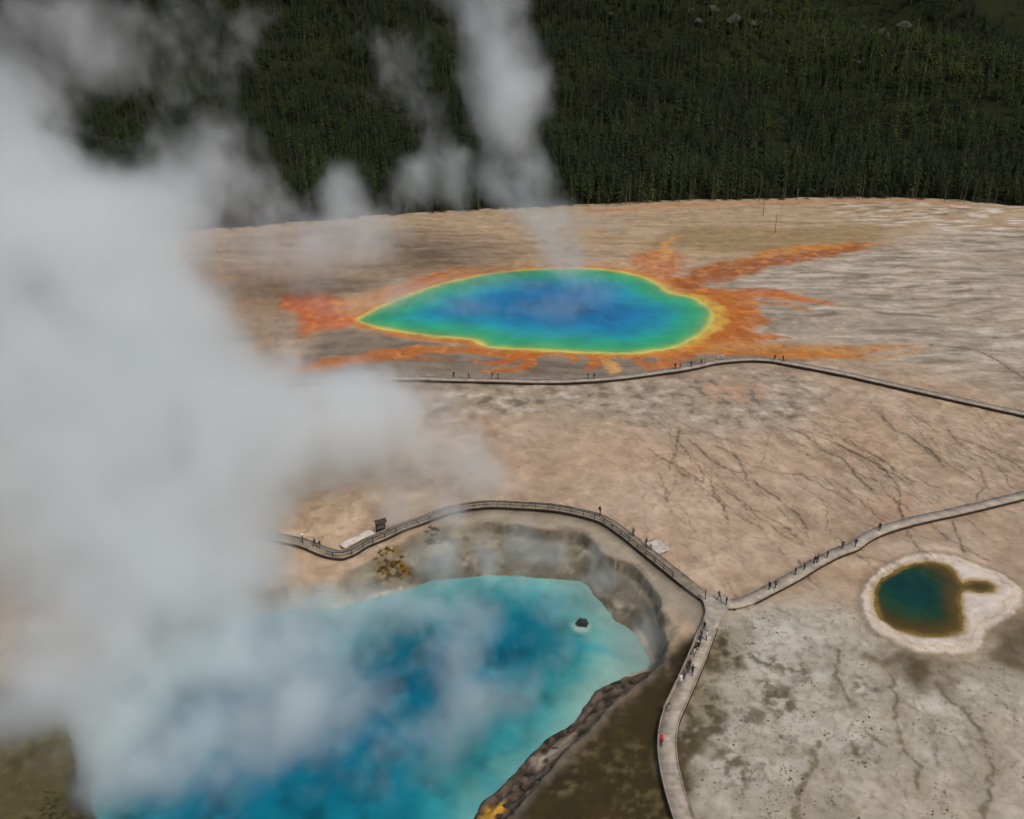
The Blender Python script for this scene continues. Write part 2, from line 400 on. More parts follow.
# rocky shore
Wr = sst(9, 2, d_ex) * (d_rim < 4) * (Y < 102) * (X > -8)
Wr = np.maximum(Wr, poly([(650,668),(630,680),(606,700),(590,722),(566,748),(540,776),(520,806),(496,840),(476,830),(500,790),(530,760),(570,726),(600,690),(632,672)], .8, 2.2, 2.6, 38))
paint(Wr * .92, (78, 66, 54)); paint(Wr * .6 * sst(.05, .4, n1 + .5 * n4), (116, 102, 88)); paint(Wr * .85 * sst(.0, .3, -n1 - .6 * n4), (40, 34, 27))
paint(poly([(600,700),(640,676),(652,672),(640,690),(612,708)], 1, 1, 3, 39) * .5, (120, 98, 84))
# --- crater slopes
Wc = (d_rim < 1.5) * (d_ex > -1) * (1 - sst(.6, 1, Wr)) * (Y > 60)
Wc = Wc * sst(1.5, -1.0, d_rim)
paint(Wc * .95, (124, 119, 104)); paint(Wc * .6 * sst(.05, .4, n4 + .5 * n12), (150, 143, 127)); paint(Wc * .7 * sst(.0, .3, -n12 - .3 * n4), (92, 87, 72)); paint(Wc * .45 * sst(.1, .3, fbm(X, Y, 3, 4, 55)), (76, 71, 57))
paint(Wc * sst(.86, .93, t) * sst(1.0, .97, t) * .75 * sst(-.45, .25, n12 + .8 * n4), (64, 57, 44))  # steep rim face darkened, painting in the shade below the crest
paint(Wc * sst(.44, .5, t) * sst(.6, .54, t) * .5 * sst(-.2, .3, n12), (92, 84, 68))
paint(Wc * poly([(620,640),(664,600),(672,650),(640,664)], 2, 2, 5, 40) * .6, (108, 106, 94))
paint(Wc * sst(1.6, .2, d_ex) * .8 * sst(-.2, .2, n12), (196, 184, 156))                      # pale waterline
paint(Wc * poly([(470,562),(520,560),(530,578),(470,580)], 1, 1.5, 3, 41) * .55, (186, 136, 90))
paint(Wc * poly([(380,580),(420,570),(440,582),(380,600)], 2, 2, 5, 42) * .6, (172, 144, 112))
paint(poly([(376,556),(392,548),(408,560),(404,582),(392,580),(384,574)], 1.4, 2.5, 3, 43) * sst(-.3, .25, n1 + n4), (110, 82, 24))
paint(poly([(364,576),(384,566),(392,582),(372,588)], 1.4, 2, 3, 44) * .6 * sst(-.2, .3, n1), (84, 72, 52))
paint(poly([(478,798),(494,788),(506,792),(496,806),(482,812)], .8, 1, 2, 45) * .95, (214, 160, 60))
paint(poly([(535,740),(560,728),(576,716),(560,738),(540,752)], .8, 1, 2, 46) * .8, (186, 168, 146))
# strip between rim and left boardwalk, and the shadow below the boardwalk painted as a dark band
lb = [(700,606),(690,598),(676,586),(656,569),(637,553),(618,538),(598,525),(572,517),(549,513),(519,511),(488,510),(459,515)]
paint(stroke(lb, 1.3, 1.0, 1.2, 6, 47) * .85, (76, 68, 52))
paint(stroke([(u - 6, v + 7) for u, v in lb], 2.6, 1.8, 1.5, 7, 48) * .7, (150, 143, 126))
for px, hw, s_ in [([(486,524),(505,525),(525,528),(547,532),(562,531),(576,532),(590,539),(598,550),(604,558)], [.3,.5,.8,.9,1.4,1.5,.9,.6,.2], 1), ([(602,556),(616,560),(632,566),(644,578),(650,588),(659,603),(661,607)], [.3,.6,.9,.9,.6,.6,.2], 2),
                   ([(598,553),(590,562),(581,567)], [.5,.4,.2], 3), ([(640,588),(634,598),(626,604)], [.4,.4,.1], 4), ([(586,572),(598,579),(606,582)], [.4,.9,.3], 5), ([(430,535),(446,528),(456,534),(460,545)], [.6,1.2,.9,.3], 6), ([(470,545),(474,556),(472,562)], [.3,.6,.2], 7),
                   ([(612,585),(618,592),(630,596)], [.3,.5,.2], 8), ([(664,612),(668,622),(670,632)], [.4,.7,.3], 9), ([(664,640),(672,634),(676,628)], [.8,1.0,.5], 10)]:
    paint(stroke(px, hw, .5, 1.0, 2.5, 600 + s_) * .62 * sst(-.7, .1, n1 + .3 * n4), (62, 54, 40)); paint(stroke([(u + 2, v - 4) for u, v in px], np.array(hw) * .8, .8, 1.0, 3, 620 + s_) * .4, (168, 158, 140))  # crest lines: overhang shade painted in with wet mineral stain, paler ledge behind
# far left bank in the foreground
Wz = poly([(-200,700),(40,690),(86,720),(96,745),(84,775),(88,819),(120,880),(-200,900)], 2.5, 3, 7, 49)
paint(Wz * .95, (76, 71, 42)); paint(Wz * .7 * sst(0, .4, n4 + .4 * n12), (66, 62, 34)); paint(Wz * .5 * sst(.1, .5, n1 + .3 * n12), (106, 99, 66))
paint(stroke([(92,742),(84,764),(78,788),(84,812)], 1.3, 1, 1.5, 4, 50) * .9, (48, 44, 38))
# --- the small pool's white sinter saucer
Wop = sst(.5, -.5, d_opr)
paint(Wop, (206, 194, 180)); paint(Wop * .6 * sst(0, .4, n4 + .3 * n12), (222, 212, 202)); paint(Wop * sst(1.2, .1, d_op) * .85, (150, 124, 62))
lip = np.abs(fbm(X, Y, 2.2, 3, 191)); paint(Wop * .45 * sst(.05, .0, lip) * sst(-4, -.5, d_opr), (150, 134, 108)); paint(Wop * .5 * sst(.35, .05, np.abs(d_opr + 1.5 + .5 * n1)), (168, 148, 118)); paint(Wop * sst(1.6, .2, np.abs(d_opr + .8)) * .6 * sst(-.2, .3, n1 + n4), (196, 176, 148)); paint(sst(1.0, .1, np.abs(d_opr - .4)) * .5, (128, 114, 92))
# --- orange bacterial mats round the big spring
wob = fbm(X, Y, 9, 4, 61)
ang_r = sst(25, 60, X - GP[:, 0].mean()) if True else 0
halo = 2.4 + 1.6 * wob + 6.5 * sst(20, 50, X - float(g(560, 312)[0])) * (1 + .6 * wob)
paint(sst(halo + 2.2, halo - .6, d_gp) * (d_gp > -2) * (.7 + .25 * sst(-.3, .3, wob)), (194, 118, 50))
OR = (186, 108, 46); DO = (158, 90, 44); SA = (206, 146, 108)
mats = [
 (poly([(690,292),(722,288),(748,297),(764,312),(768,324),(752,330),(762,340),(742,344),(716,346),(696,344),(712,322)], 2.0, 4, 9, 62), OR, .95),
 (stroke([(688,284),(706,276),(735,268),(764,262),(800,257),(836,250),(866,245)], [5,7,9,6,5,5,2], 2.2, 4, 12, 63), DO, .95),
 (stroke([(760,256),(800,248),(850,244)], [2,4,1], 2, 3, 9, 64), (206, 134, 62), .8),
 (poly([(630,256),(650,250),(676,252),(684,268),(664,280),(640,270)], 3, 4, 9, 65), (196, 118, 76), .75),
 (stroke([(664,258),(667,250),(664,244),(672,238),(684,236)], [2.5,2,1.4,1,.6], 1.2, 2.5, 7, 66), (214, 160, 124), .85),
 (stroke([(740,293),(775,294),(806,299),(830,303)], [4,4,3,.8], 1.8, 3, 10, 67), (198, 112, 52), .9),
 (stroke([(748,338),(768,336),(790,339)], [2,2,.6], 1, 2, 6, 68), (190, 112, 56), .85),
 (stroke([(690,350),(720,349),(760,350),(800,351),(850,349),(910,345)], [2,4,5,4.5,3,1], 2, 3, 10, 69), (196, 136, 84), .8),
 (stroke([(720,352),(770,354),(820,355),(862,354)], [1.5,2.4,2.6,1.0], 1.2, 2, 7, 70), (192, 120, 60), .85),
 (stroke([(640,348),(662,344),(690,338)], [1,3,3], 1, 2.5, 6, 71), (198, 116, 58), .8),
 (stroke([(634,358),(646,366),(662,366),(680,356),(700,348)], [1.2,2.2,2.4,3,2], .9, 2.5, 6, 72), (198, 118, 62), .85),
 (stroke([(600,358),(610,364),(616,371),(610,373)], [1.0,2.0,1.8,.6], .7, 2, 5, 73), (216, 170, 126), .9),
 (stroke([(592,356),(596,363),(588,369)], [1,1.8,1.0], .7, 2, 5, 74), OR, .85),
 (stroke([(566,352),(574,358),(572,362)], [1,1.4,.5], .6, 1.5, 5, 75), OR, .8),
 (stroke([(470,350),(500,354),(530,355),(548,353)], [1.5,2.4,2.2,1], .9, 2, 7, 76), OR, .9),
 (stroke([(532,355),(528,364),(512,370),(484,371)], [1.6,2.0,1.8,.6], .8, 1.8, 6, 77), OR, .92),
 (stroke([(520,356),(506,362),(490,364),(470,360)], [1.0,1.5,1.4,.6], .7, 1.8, 6, 78), (188, 100, 48), .85),
 (stroke([(296,371),(330,364),(360,358),(400,352),(440,350),(480,352)], [2,3,3,3.6,3.6,2], 1.3, 3, 9, 79), (190, 112, 54), .92),
 (stroke([(360,362),(410,358),(450,360)], [.8,1.3,.8], .8, 2, 7, 80), (170, 104, 58), .7),
 (poly([(284,300),(306,294),(330,296),(344,306),(356,318),(344,326),(320,330),(298,334),(306,322),(292,314)], 3.2, 7, 9, 81), (200, 98, 50), .85),
 (poly([(330,308),(366,292),(408,280),(448,268),(476,266),(476,272),(430,284),(392,298),(366,310),(352,318)], 2.0, 3, 10, 82), (202, 142, 112), .85),
 (stroke([(376,296),(402,290),(420,282),(446,274)], [1.5,2.6,2.2,1], 1.2, 3, 8, 83), (188, 102, 66), .8),
 (stroke([(480,268),(520,263),(570,262),(610,264),(650,274)], 2.0, 2.2, 2.5, 10, 84), (196, 150, 120), .75),
 (stroke([(790,254),(840,247),(884,244),(900,246)], [1.0,1.4,1.0,.3], 1.0, 3, 9, 89), (196, 134, 64), .75),
 (stroke([(700,272),(740,262),(770,252),(800,250)], [.8,1.4,1.2,.3], 1.0, 3, 8, 90), (190, 122, 58), .7),
 (stroke([(756,302),(790,306),(812,311)], [1.4,1.6,.3], 1.2, 2.5, 8, 91), (182, 118, 66), .7),
 (stroke([(820,352),(870,358),(910,352),(930,346)], [1.0,1.2,.9,.3], 1.2, 3, 9, 92), (190, 140, 94), .7),
 (stroke([(180,276),(214,280),(240,278)], [1.5,2.5,1], 2.5, 4, 9, 85), (190, 130, 88), .6),
]
for w, c, a in mats:
    c = (c[0] * .96, c[1] * .95, c[2] * .72)
    tex = .72 + .28 * sst(-.35, .25, fbm(X, Y, 3.5, 4, 86) + .5 * sx)
    paint(w * a * tex, c); WET = np.maximum(WET, w * a)
matall = np.clip(sum(w for w, c, a in mats), 0, 1)
paint(matall * .45 * sst(.08, .35, fbm(X + 2 * n12, Y, 3.0, 4, 87)), (150, 78, 34)); paint(matall * .4 * sst(.1, .4, fbm(X, Y, 4.0, 4, 88)), (222, 150, 74))
hl = .8 + .9 * wob + 2.8 * sst(26, 48, X - float(g(560, 312)[0])) * (1 + .8 * wob)
paint(sst(hl + 1.6, hl - 1.2, d_gp) * (.5 + .4 * sst(-20, 40, X - float(g(540, 312)[0]))) * (.75 + .25 * sst(-.3, .3, n4)), (204, 168, 72))
paint(sst(.9, .1, d_gp) * .7, (208, 184, 96))
WET = np.maximum(WET, sst(4, 0, d_gp))
# --- run-off channels: traced ones first, then a braided net of fine ones
CH = [([(822,450),(842,460),(857,477),(868,486),(877,494)], .55), ([(786,428),(806,436),(822,450)], .4), ([(837,445),(872,462),(912,485)], .5), ([(846,440),(870,452),(892,468),(914,482)], .4),
      ([(752,480),(777,498),(797,514),(809,529)], .5), ([(880,412),(892,428),(912,438),(932,452),(944,466)], .5), ([(948,430),(962,446),(986,460)], .45), ([(690,440),(705,454),(720,466),(742,472)], .4),
      ([(678,430),(677,448),(668,470)], .3), ([(952,522),(957,535),(966,554)], .45), ([(857,556),(885,562),(905,566)], .3), ([(716,446),(738,458),(748,484)], .35), ([(800,474),(830,490),(852,502)], .35),
      ([(837,650),(836,672),(842,690),(853,706)], .55), ([(892,676),(896,700),(896,726),(905,752),(917,764),(918,790)], .55), ([(818,740),(812,764),(802,786),(793,822)], .7), ([(934,682),(952,704),(970,716),(984,742)], .6),
      ([(990,760),(990,790),(980,819)], .5), ([(865,732),(884,746)], .4), ([(965,440),(1000,455),(1040,480)], .4), ([(930,345),(980,352),(1024,378)], .6), ([(800,560),(806,575),(820,588)], .3)]
def paintc(w, c):
    paint(w, c)
for i, (px, hw) in enumerate(CH):
    k = 1.0 if px[0][1] < 600 else 1.15
    paint(stroke(px, hw * 2.2 * k, 1.0, .8, 4, 100 + i) * .3, (136, 118, 98))
    paint(stroke(px, hw * .48 * k, .24, .9, 2.6, 100 + i) * .9 * sst(-.7, .1, n1), (84, 72, 56) if k == 1.0 else (104, 98, 76))
R = random.Random(5)
def walker(u, v, n, ang, wob_, hw, col, a, seed):
    x, y = g(u, v); P = [(x, y)]; th = ang; st = 2.0
    for k in range(n):
        th += R.gauss(0, wob_); th += (ang - th) * .12
        x += math.cos(th) * st; y += math.sin(th) * st; P.append((x, y))
    W = np.linspace(hw * .4, hw, len(P))
    paint(stroke(P, W * .8, .2, .7, 2.0, seed, True) * a * sst(-.6, .15, n1 + .3 * n4), col)
flA = math.atan2(fl[1], fl[0])
for i in range(95):
    u = R.uniform(640, 1010); v = R.uniform(405, 500) - (u > 900) * R.uniform(0, 60)
    if v > 590 - .1 * u and u > 850: continue
    walker(u, v, R.randint(5, 16), flA + R.gauss(0, .22), .2, R.uniform(.12, .34), (88, 74, 60), R.uniform(.45, .85), 400 + i)
for i in range(26):
    u = R.uniform(560, 900); v = R.uniform(520, 600)
    if v < 560 and u < 660: continue
    walker(u, v, R.randint(4, 9), flA + R.gauss(0, .5), .3, R.uniform(.1, .22), (112, 96, 78), .6, 520 + i)
for i in range(30):
    u = R.uniform(740, 1020); v = R.uniform(660, 810)
    walker(u, v, R.randint(3, 7), -1.4 + R.gauss(0, .35), .35, R.uniform(.12, .3), (118, 112, 92), .55, 560 + i)
# hard-edged crust plates (thin bright lips) on the middle plain
mp = poly([(640,410),(860,380),(1100,430),(1100,500),(880,540),(700,570),(600,500)], 8, 6, 20, 51)
rid = 1 - np.abs(fbm(fa / 2.6 + 1.5 * n12, fb + 1.5 * n4, 3.4, 4, 52)) * 6
paint(mp * .38 * sst(.4, 1, rid) * sst(-.2, .4, n40 + n12), (118, 100, 82)); 
rid2 = 1 - np.abs(fbm(fa / 2.2, fb + 1.2 * n4, 5.5, 4, 53)) * 7
paint(mp * .3 * sst(.4, 1, rid2), (198, 180, 156))
# plain beyond the traced part, hidden grounds and crater bed
far = ~core
C = C * (1 + (.05 + .07 * np.clip(Wp + Wb + Wr, 0, 1)) * n1 + .07 * n4)[:, None]
paint((d_ex < -.5) * 1.0, (60, 110, 110)); paint((d_gp < -.5) * 1.0, (60, 110, 110)); paint((d_op < -.4) * 1.0, (70, 66, 30))
C = np.clip(C * np.array([1.02, .995, .96], np.float32), .008, .82)
print('ground painted', round(time.time() - T0, 1))

nx, ny = len(XS), len(YS)
I = np.arange(NV).reshape(ny, nx)
Q = np.stack([I[:-1, :-1], I[:-1, 1:], I[1:, 1:], I[1:, :-1]], -1).reshape(-1, 4)

m_ground, nt, b = new_mat('sinter ground')
at = nd(nt, 'ShaderNodeAttribute'); at.attribute_name = 'albedo'
aw = nd(nt, 'ShaderNodeAttribute'); aw.attribute_name = 'wet'
geo = nd(nt, 'ShaderNodeNewGeometry')
na = nd(nt, 'ShaderNodeTexNoise'); na.inputs['Scale'].default_value = .9; na.inputs['Detail'].default_value = 8; na.inputs['Roughness'].default_value = .62
nb = nd(nt, 'ShaderNodeTexNoise'); nb.inputs['Scale'].default_value = .22; nb.inputs['Detail'].default_value = 6; nb.inputs['Distortion'].default_value = .6
nv = nd(nt, 'ShaderNodeTexVoronoi'); nv.inputs['Scale'].default_value = .55
for n in (na, nb, nv): nt.links.new(geo.outputs['Position'], n.inputs['Vector'])
c1 = mix_mul(nt, at.outputs['Color'], grey_ramp(nt, na.outputs[0], .3, .89, .7, 1.10))
c1 = mix_mul(nt, c1, grey_ramp(nt, nb.outputs[0], .3, .82, .7, 1.15))
sp = grey_ramp(nt, nv.outputs['Distance'], .08, .62, .2, 1.0)
c1 = mix_mul(nt, c1, sp, .45)
nt.links.new(c1, b.inputs['Base Color'])
nt.links.new(grey_ramp(nt, aw.outputs['Fac'], 0, .92, 1, .68), b.inputs['Roughness'])
b.inputs['Specular IOR Level'].default_value = .25
bp = nd(nt, 'ShaderNodeBump'); bp.inputs['Strength'].default_value = .4; bp.inputs['Distance'].default_value = .4
nt.links.new(na.outputs[0], bp.inputs['Height']); nt.links.new(bp.outputs[0], b.inputs['Normal'])

me = mesh_np('ground', np.stack([X, Y, Z], 1), Q, [m_ground], True)
a = me.attributes.new('albedo', 'FLOAT_COLOR', 'POINT'); a.data.foreach_set('color', np.c_[C, np.ones(NV)].astype(np.float32).ravel())
a = me.attributes.new('wet', 'FLOAT', 'POINT'); a.data.foreach_set('value', WET.astype(np.float32))
tag(link('ground', me), 'wide sinter plain stained tan, grey and orange around the hot springs', kind='structure')

ZG = Z.reshape(ny, nx)
def gz(x, y):
    i = int(np.clip(np.searchsorted(XS, x), 1, nx - 1)); j = int(np.clip(np.searchsorted(YS, y), 1, ny - 1))
    return float(ZG[j, i])

# ------------------------------------------------------------------ water
def water_mat(name, rough, spec, bump, scale):
    m, nt, b = new_mat(name)
    at = nd(nt, 'ShaderNodeAttribute'); at.attribute_name = 'albedo'
    geo = nd(nt, 'ShaderNodeNewGeometry')
    n = nd(nt, 'ShaderNodeTexNoise'); n.inputs['Scale'].default_value = scale; n.inputs['Detail'].default_value = 4
    n2 = nd(nt, 'ShaderNodeTexNoise'); n2.inputs['Scale'].default_value = .12; n2.inputs['Detail'].default_value = 5
    for q in (n, n2): nt.links.new(geo.outputs['Position'], q.inputs['Vector'])
    nt.links.new(mix_mul(nt, at.outputs['Color'], grey_ramp(nt, n2.outputs[0], .3, .85, .7, 1.15)), b.inputs['Base Color'])
    b.inputs['Roughness'].default_value = rough; b.inputs['Specular IOR Level'].default_value = spec; b.inputs['IOR'].default_value = 1.33
    bp = nd(nt, 'ShaderNodeBump'); bp.inputs['Strength'].default_value = bump; bp.inputs['Distance'].default_value = .05
    nt.links.new(n.outputs[0], bp.inputs['Height']); nt.links.new(bp.outputs[0], b.inputs['Normal'])
    return m

def water_sheet(P, z, step, colour, mat, grow, label):
    """a level sheet a little larger than the shore, so the bank cuts its edge"""
    x0, y0 = P.min(0) - grow - 1; x1, y1 = P.max(0) + grow + 1
    xs = np.arange(x0, x1 + step, step); ys = np.arange(y0, y1 + step, step)
    gx, gy = np.meshgrid(xs.astype(np.float32), ys.astype(np.float32)); x, y = gx.ravel(), gy.ravel()
    d = sdf(x, y, P, 20)
    idx = np.arange(x.size).reshape(len(ys), len(xs))
    q = np.stack([idx[:-1, :-1], idx[:-1, 1:], idx[1:, 1:], idx[1:, :-1]], -1).reshape(-1, 4)
    q = q[(d[q] < grow).any(1)]
    used = np.unique(q); re = np.full(x.size, -1); re[used] = np.arange(used.size)
    col = np.clip(colour(x[used], y[used], d[used]), .004, .85)
    me = mesh_np('water', np.c_[x[used], y[used], np.full(used.size, z)], re[q], [mat], True)
    a = me.attributes.new('albedo', 'FLOAT_COLOR', 'POINT'); a.data.foreach_set('color', np.c_[col, np.ones(used.size)].astype(np.float32).ravel())
    return tag(link('water', me), label, kind='structure')

def ramp(s, stops):
    ks = [k for k, c in stops]; cs = np.array([lin(c) for k, c in stops])
    return np.stack([np.interp(s, ks, cs[:, i]) for i in range(3)], 1)

def gp_col(x, y, d):
    s = -d + (1.0 + 2.2 * sst(2, 14, -d)) * fbm(x, y, 10, 4, 71) + .5 * fbm(x, y, 3, 3, 72)
    c = ramp(s, [(-1, (206, 180, 92)), (.2, (208, 190, 88)), (.9, (170, 180, 84)), (2.0, (104, 164, 92)), (4.4, (54, 160, 104)), (8.2, (38, 156, 120)),
                 (12.5, (28, 148, 152)), (17, (12, 132, 162)), (23, (2, 112, 158)), (36, (1, 100, 152))])
    dk = sst(.1, .4, fbm(x, y, 13, 4, 80))[:, None] * sst(14, 20, s)[:, None]
    c = c * (1 - .36 * dk)
    k = .22 * fbm(x, y, 12, 4, 73)[:, None]
    return c * (1 + k)
def ex_col(x, y, d):
    s = -d + 3.0 * fbm(x, y, 9, 4, 74) + 1.0 * fbm(x, y, 3, 3, 75)
    e = sst(10, 36, x - float(g(420, 700)[0]))                       # the shallow shelf at the right end
    e = e * sst(86, 99, y + .25 * (x - float(g(560, 700)[0])))
    s = s - 5.5 * e + 1.6 * (1 - e) + 7 * sst(float(g(330, 760, WZ)[0]), float(g(200, 760, WZ)[0]), x)
    c = ramp(s, [(-8, (146, 172, 158)), (-2, (134, 172, 160)), (.5, (116, 166, 158)), (3, (90, 154, 150)), (6, (50, 138, 142)), (10, (26, 120, 132)), (15, (12, 104, 124)), (26, (7, 90, 118))])
    b = fbm(x, y, 11, 5, 76)[:, None]
    c = c * (1 + .45 * b)
    b2 = sst(.05, .4, fbm(x, y, 5, 4, 82))[:, None] * sst(2, 7, s)[:, None]; c = c * (1 - .3 * b2)  # patchiness of the drifting steam painted into the lake colour as darker gaps
    rx, ry = g(581, 626, WZ); hl = sst(1.9, 1.0, np.hypot(x - rx, (y - ry) * .9) + .35 * fbm(x, y, 1.2, 3, 83))[:, None] * .75; c = c * (1 - hl) + lin((172, 190, 178)) * hl
    w = (sst(.15, .5, fbm(x, y, 7, 5, 77)) * .35)[:, None]
    return c * (1 - w) + lin((64, 160, 172)) * w
def op_col(x, y, d):
    s = -d + .7 * fbm(x, y, 3.0, 4, 78)
    cx, cy = g(912, 590)
    r = np.hypot((x - cx) / 8.0, (y - cy) / 9.5) + .12 * fbm(x, y, 4, 3, 79)
    c = ramp(r, [(0, (10, 54, 50)), (.45, (14, 56, 44)), (.75, (36, 62, 34)), (1.0, (64, 60, 22)), (1.3, (78, 58, 22))])
    c = c * (1 + .35 * fbm(x, y, 1.6, 4, 84) + .25 * fbm(x, y, 5, 3, 85))[:, None]
    sh = ramp(s, [(0, (122, 100, 48)), (.8, (84, 68, 28)), (3, (66, 54, 24))])
    br = sst(-3, 5, .8 * (x - cx) - .6 * (y - cy))
    k = sst(.9 + 3.2 * br, .2 + .6 * br, s)[:, None]
    arm = sst(958, 964, 0 * x) * 0
    return c * (1 - k) + sh * k
m_gp = water_mat('spring water', .12, .25, .25, 1.2)
m_ex = water_mat('crater water', .14, .22, .4, 1.2)
m_op = water_mat('pool water', .06, .35, .08, 1.0)
water_sheet(GP, -.03, .5, gp_col, m_gp, .25, 'great rainbow ringed spring, blue in the middle with green and yellow edge')
water_sheet(EX, WZ, .4, ex_col, m_ex, 2.0, 'steaming turquoise lake in the sunken crater')
water_sheet(OP, -.03, .25, op_col, m_op, .2, 'small dark green and brown pool in a white saucer')
print('water', round(time.time() - T0, 1))

# ------------------------------------------------------------------ boardwalks
def wood_mat(name, c, plank=0.0):
    m, nt, b = new_mat(name)
    uv = nd(nt, 'ShaderNodeUVMap'); geo = nd(nt, 'ShaderNodeNewGeometry')
    n = nd(nt, 'ShaderNodeTexNoise'); n.inputs['Scale'].default_value = .8; n.inputs['Detail'].default_value = 6
    nt.links.new(geo.outputs['Position'], n.inputs['Vector'])
    rgb = nd(nt, 'ShaderNodeRGB'); rgb.outputs[0].default_value = lin4(c)
    out = mix_mul(nt, rgb.outputs[0], grey_ramp(nt, n.outputs[0], .3, .68, .7, 1.25))
    if plank:
        sep = nd(nt, 'ShaderNodeSeparateXYZ'); nt.links.new(uv.outputs[0], sep.inputs[0])
        fl_ = nd(nt, 'ShaderNodeMath', operation='FLOOR'); mu = nd(nt, 'ShaderNodeMath', operation='MULTIPLY'); mu.inputs[1].default_value = 1 / plank
        nt.links.new(sep.outputs[0], mu.inputs[0]); nt.links.new(mu.outputs[0], fl_.inputs[0])
        wn = nd(nt, 'ShaderNodeTexWhiteNoise'); wn.noise_dimensions = '1D'; nt.links.new(fl_.outputs[0], wn.inputs['W'])
        out = mix_mul(nt, out, grey_ramp(nt, wn.outputs['Value'], 0, .9, 1, 1.08))
        fr = nd(nt, 'ShaderNodeMath', operation='FRACT'); nt.links.new(mu.outputs[0], fr.inputs[0])
        out = mix_mul(nt, out, grey_ramp(nt, fr.outputs[0], .0, .7, .08, 1.0))
    nt.links.new(out, b.inputs['Base Color']); b.inputs['Roughness'].default_value = .85; b.inputs['Specular IOR Level'].default_value = .25
    return m
m_deck = wood_mat('weathered planks', (168, 157, 140), .2)
m_deck2 = wood_mat('grey planks', (162, 151, 136), .2)
m_dark = wood_mat('dark timber', (58, 48, 38))
m_rail = wood_mat('pale rail timber', (170, 156, 138))
m_rail_dark = wood_mat('dark rail timber', (50, 42, 34))

def normals2d(P):
    t_ = np.gradient(P[:, :2], axis=0); t_ /= np.linalg.norm(t_, axis=1)[:, None] + 1e-9
    return np.stack([-t_[:, 1], t_[:, 0]], 1)

def ribbon(P, o0, o1, z0, z1, mat, name, parent):
    """a closed bar of rectangular section between side offsets o0..o1 and heights z0..z1 along a line"""
    N = normals2d(P); n = len(P)
    a = P[:, :2] + N * o0; b_ = P[:, :2] + N * o1
    V = np.concatenate([np.c_[a, np.full(n, z0)], np.c_[b_, np.full(n, z0)], np.c_[b_, np.full(n, z1)], np.c_[a, np.full(n, z1)]])
    i = np.arange(n - 1); fs = []
    for k in range(4):
        l = (k + 1) % 4
        fs.append(np.stack([k*n + i, k*n + i + 1, l*n + i + 1, l*n + i], 1))
    fs.append(np.array([[0, n, 2*n, 3*n], [n-1, 4*n-1, 3*n-1, 2*n-1]]))
    me = mesh_np(name, V, np.concatenate(fs), [mat])
    d = np.r_[0, np.cumsum(np.linalg.norm(np.diff(P[:, :2], axis=0), axis=1))]
    uvl = me.uv_layers.new(name='UVMap')
    vi = np.empty(len(me.loops), np.int32); me.loops.foreach_get('vertex_index', vi)
    uvl.data.foreach_set('uv', np.c_[d[vi % n], (vi // n).astype(float)].astype(np.float32).ravel())
    bm = bmesh.new(); bm.from_mesh(me); bmesh.ops.recalc_face_normals(bm, faces=bm.faces); bm.to_mesh(me); bm.free()
    return link(name, me, parent)

pier_mb = MB()
for s in (-1, 1): pier_mb.box(.85 * s, 0, -.45, .16, .16, 1.3)
pier_mb.box(0, .09, .06, 2.1, .1, .2)
pier_me = pier_mb.mesh('pier', [m_dark])

def walk(root, L, hw, dz, mat, trim0=0, trim1=0, rail=True):
    ribbon(L, -hw, hw, DZ + dz - .06, DZ + dz, mat, 'deck', root)
    Lt = L[trim0:len(L) - trim1]
    for s in (-1, 1):
        ribbon(Lt, s * (hw + .004), s * (hw + .1), DZ + dz - .36, DZ + dz - .01, m_dark, 'stringer', root)
        if rail: ribbon(Lt, s * (hw - .13), s * (hw - .015), DZ + dz + .05, DZ + dz + .13, m_rail, 'kerb_rail', root)
    N = normals2d(L)
    for i in range(2, len(L) - 1, 4):
        o = link('pier', pier_me, root, (L[i, 0], L[i, 1], DZ - .42))
        o.rotation_euler = (0, 0, math.atan2(N[i, 1], N[i, 0]))

far_walk = tag(empty('boardwalk'), 'long low grey boardwalk passing in front of the great rainbow spring', 'boardwalk')
walk(far_walk, FARL, 1.15, 0, m_deck2)
near_walk = tag(empty('boardwalk', (0, 0, 0)), 'forked plank boardwalk with rails curving between the crater lake and small dark pool', 'boardwalk')
walk(near_walk, LOWL, 1.25, 0, m_deck, 5, 0)
walk(near_walk, RIGHTL, 1.15, -.004, m_deck, 5, 0)
walk(near_walk, LEFTL, 1.15, -.008, wood_mat('old dark planks', (136, 125, 107), .2), 5, 0)
# widened fork
fp = gpts([(700,594),(709,592),(722,597),(731,600),(728,609),(720,620),(714,628),(703,626),(706,612),(704,603)], DZ)
mb = MB(); vs = [mb.bm.verts.new((x, y, DZ + .004)) for x, y in fp]; f_ = mb.bm.faces.new(vs)
r = bmesh.ops.extrude_face_region(mb.bm, geom=[f_]); bmesh.ops.translate(mb.bm, verts=[e for e in r['geom'] if isinstance(e, bmesh.types.BMVert)], vec=(0, 0, -.3))
bmesh.ops.recalc_face_normals(mb.bm, faces=mb.bm.faces)
link('fork_platform', mb.mesh('fork_platform', [wood_mat('fork planks', (160, 151, 136))]), near_walk)
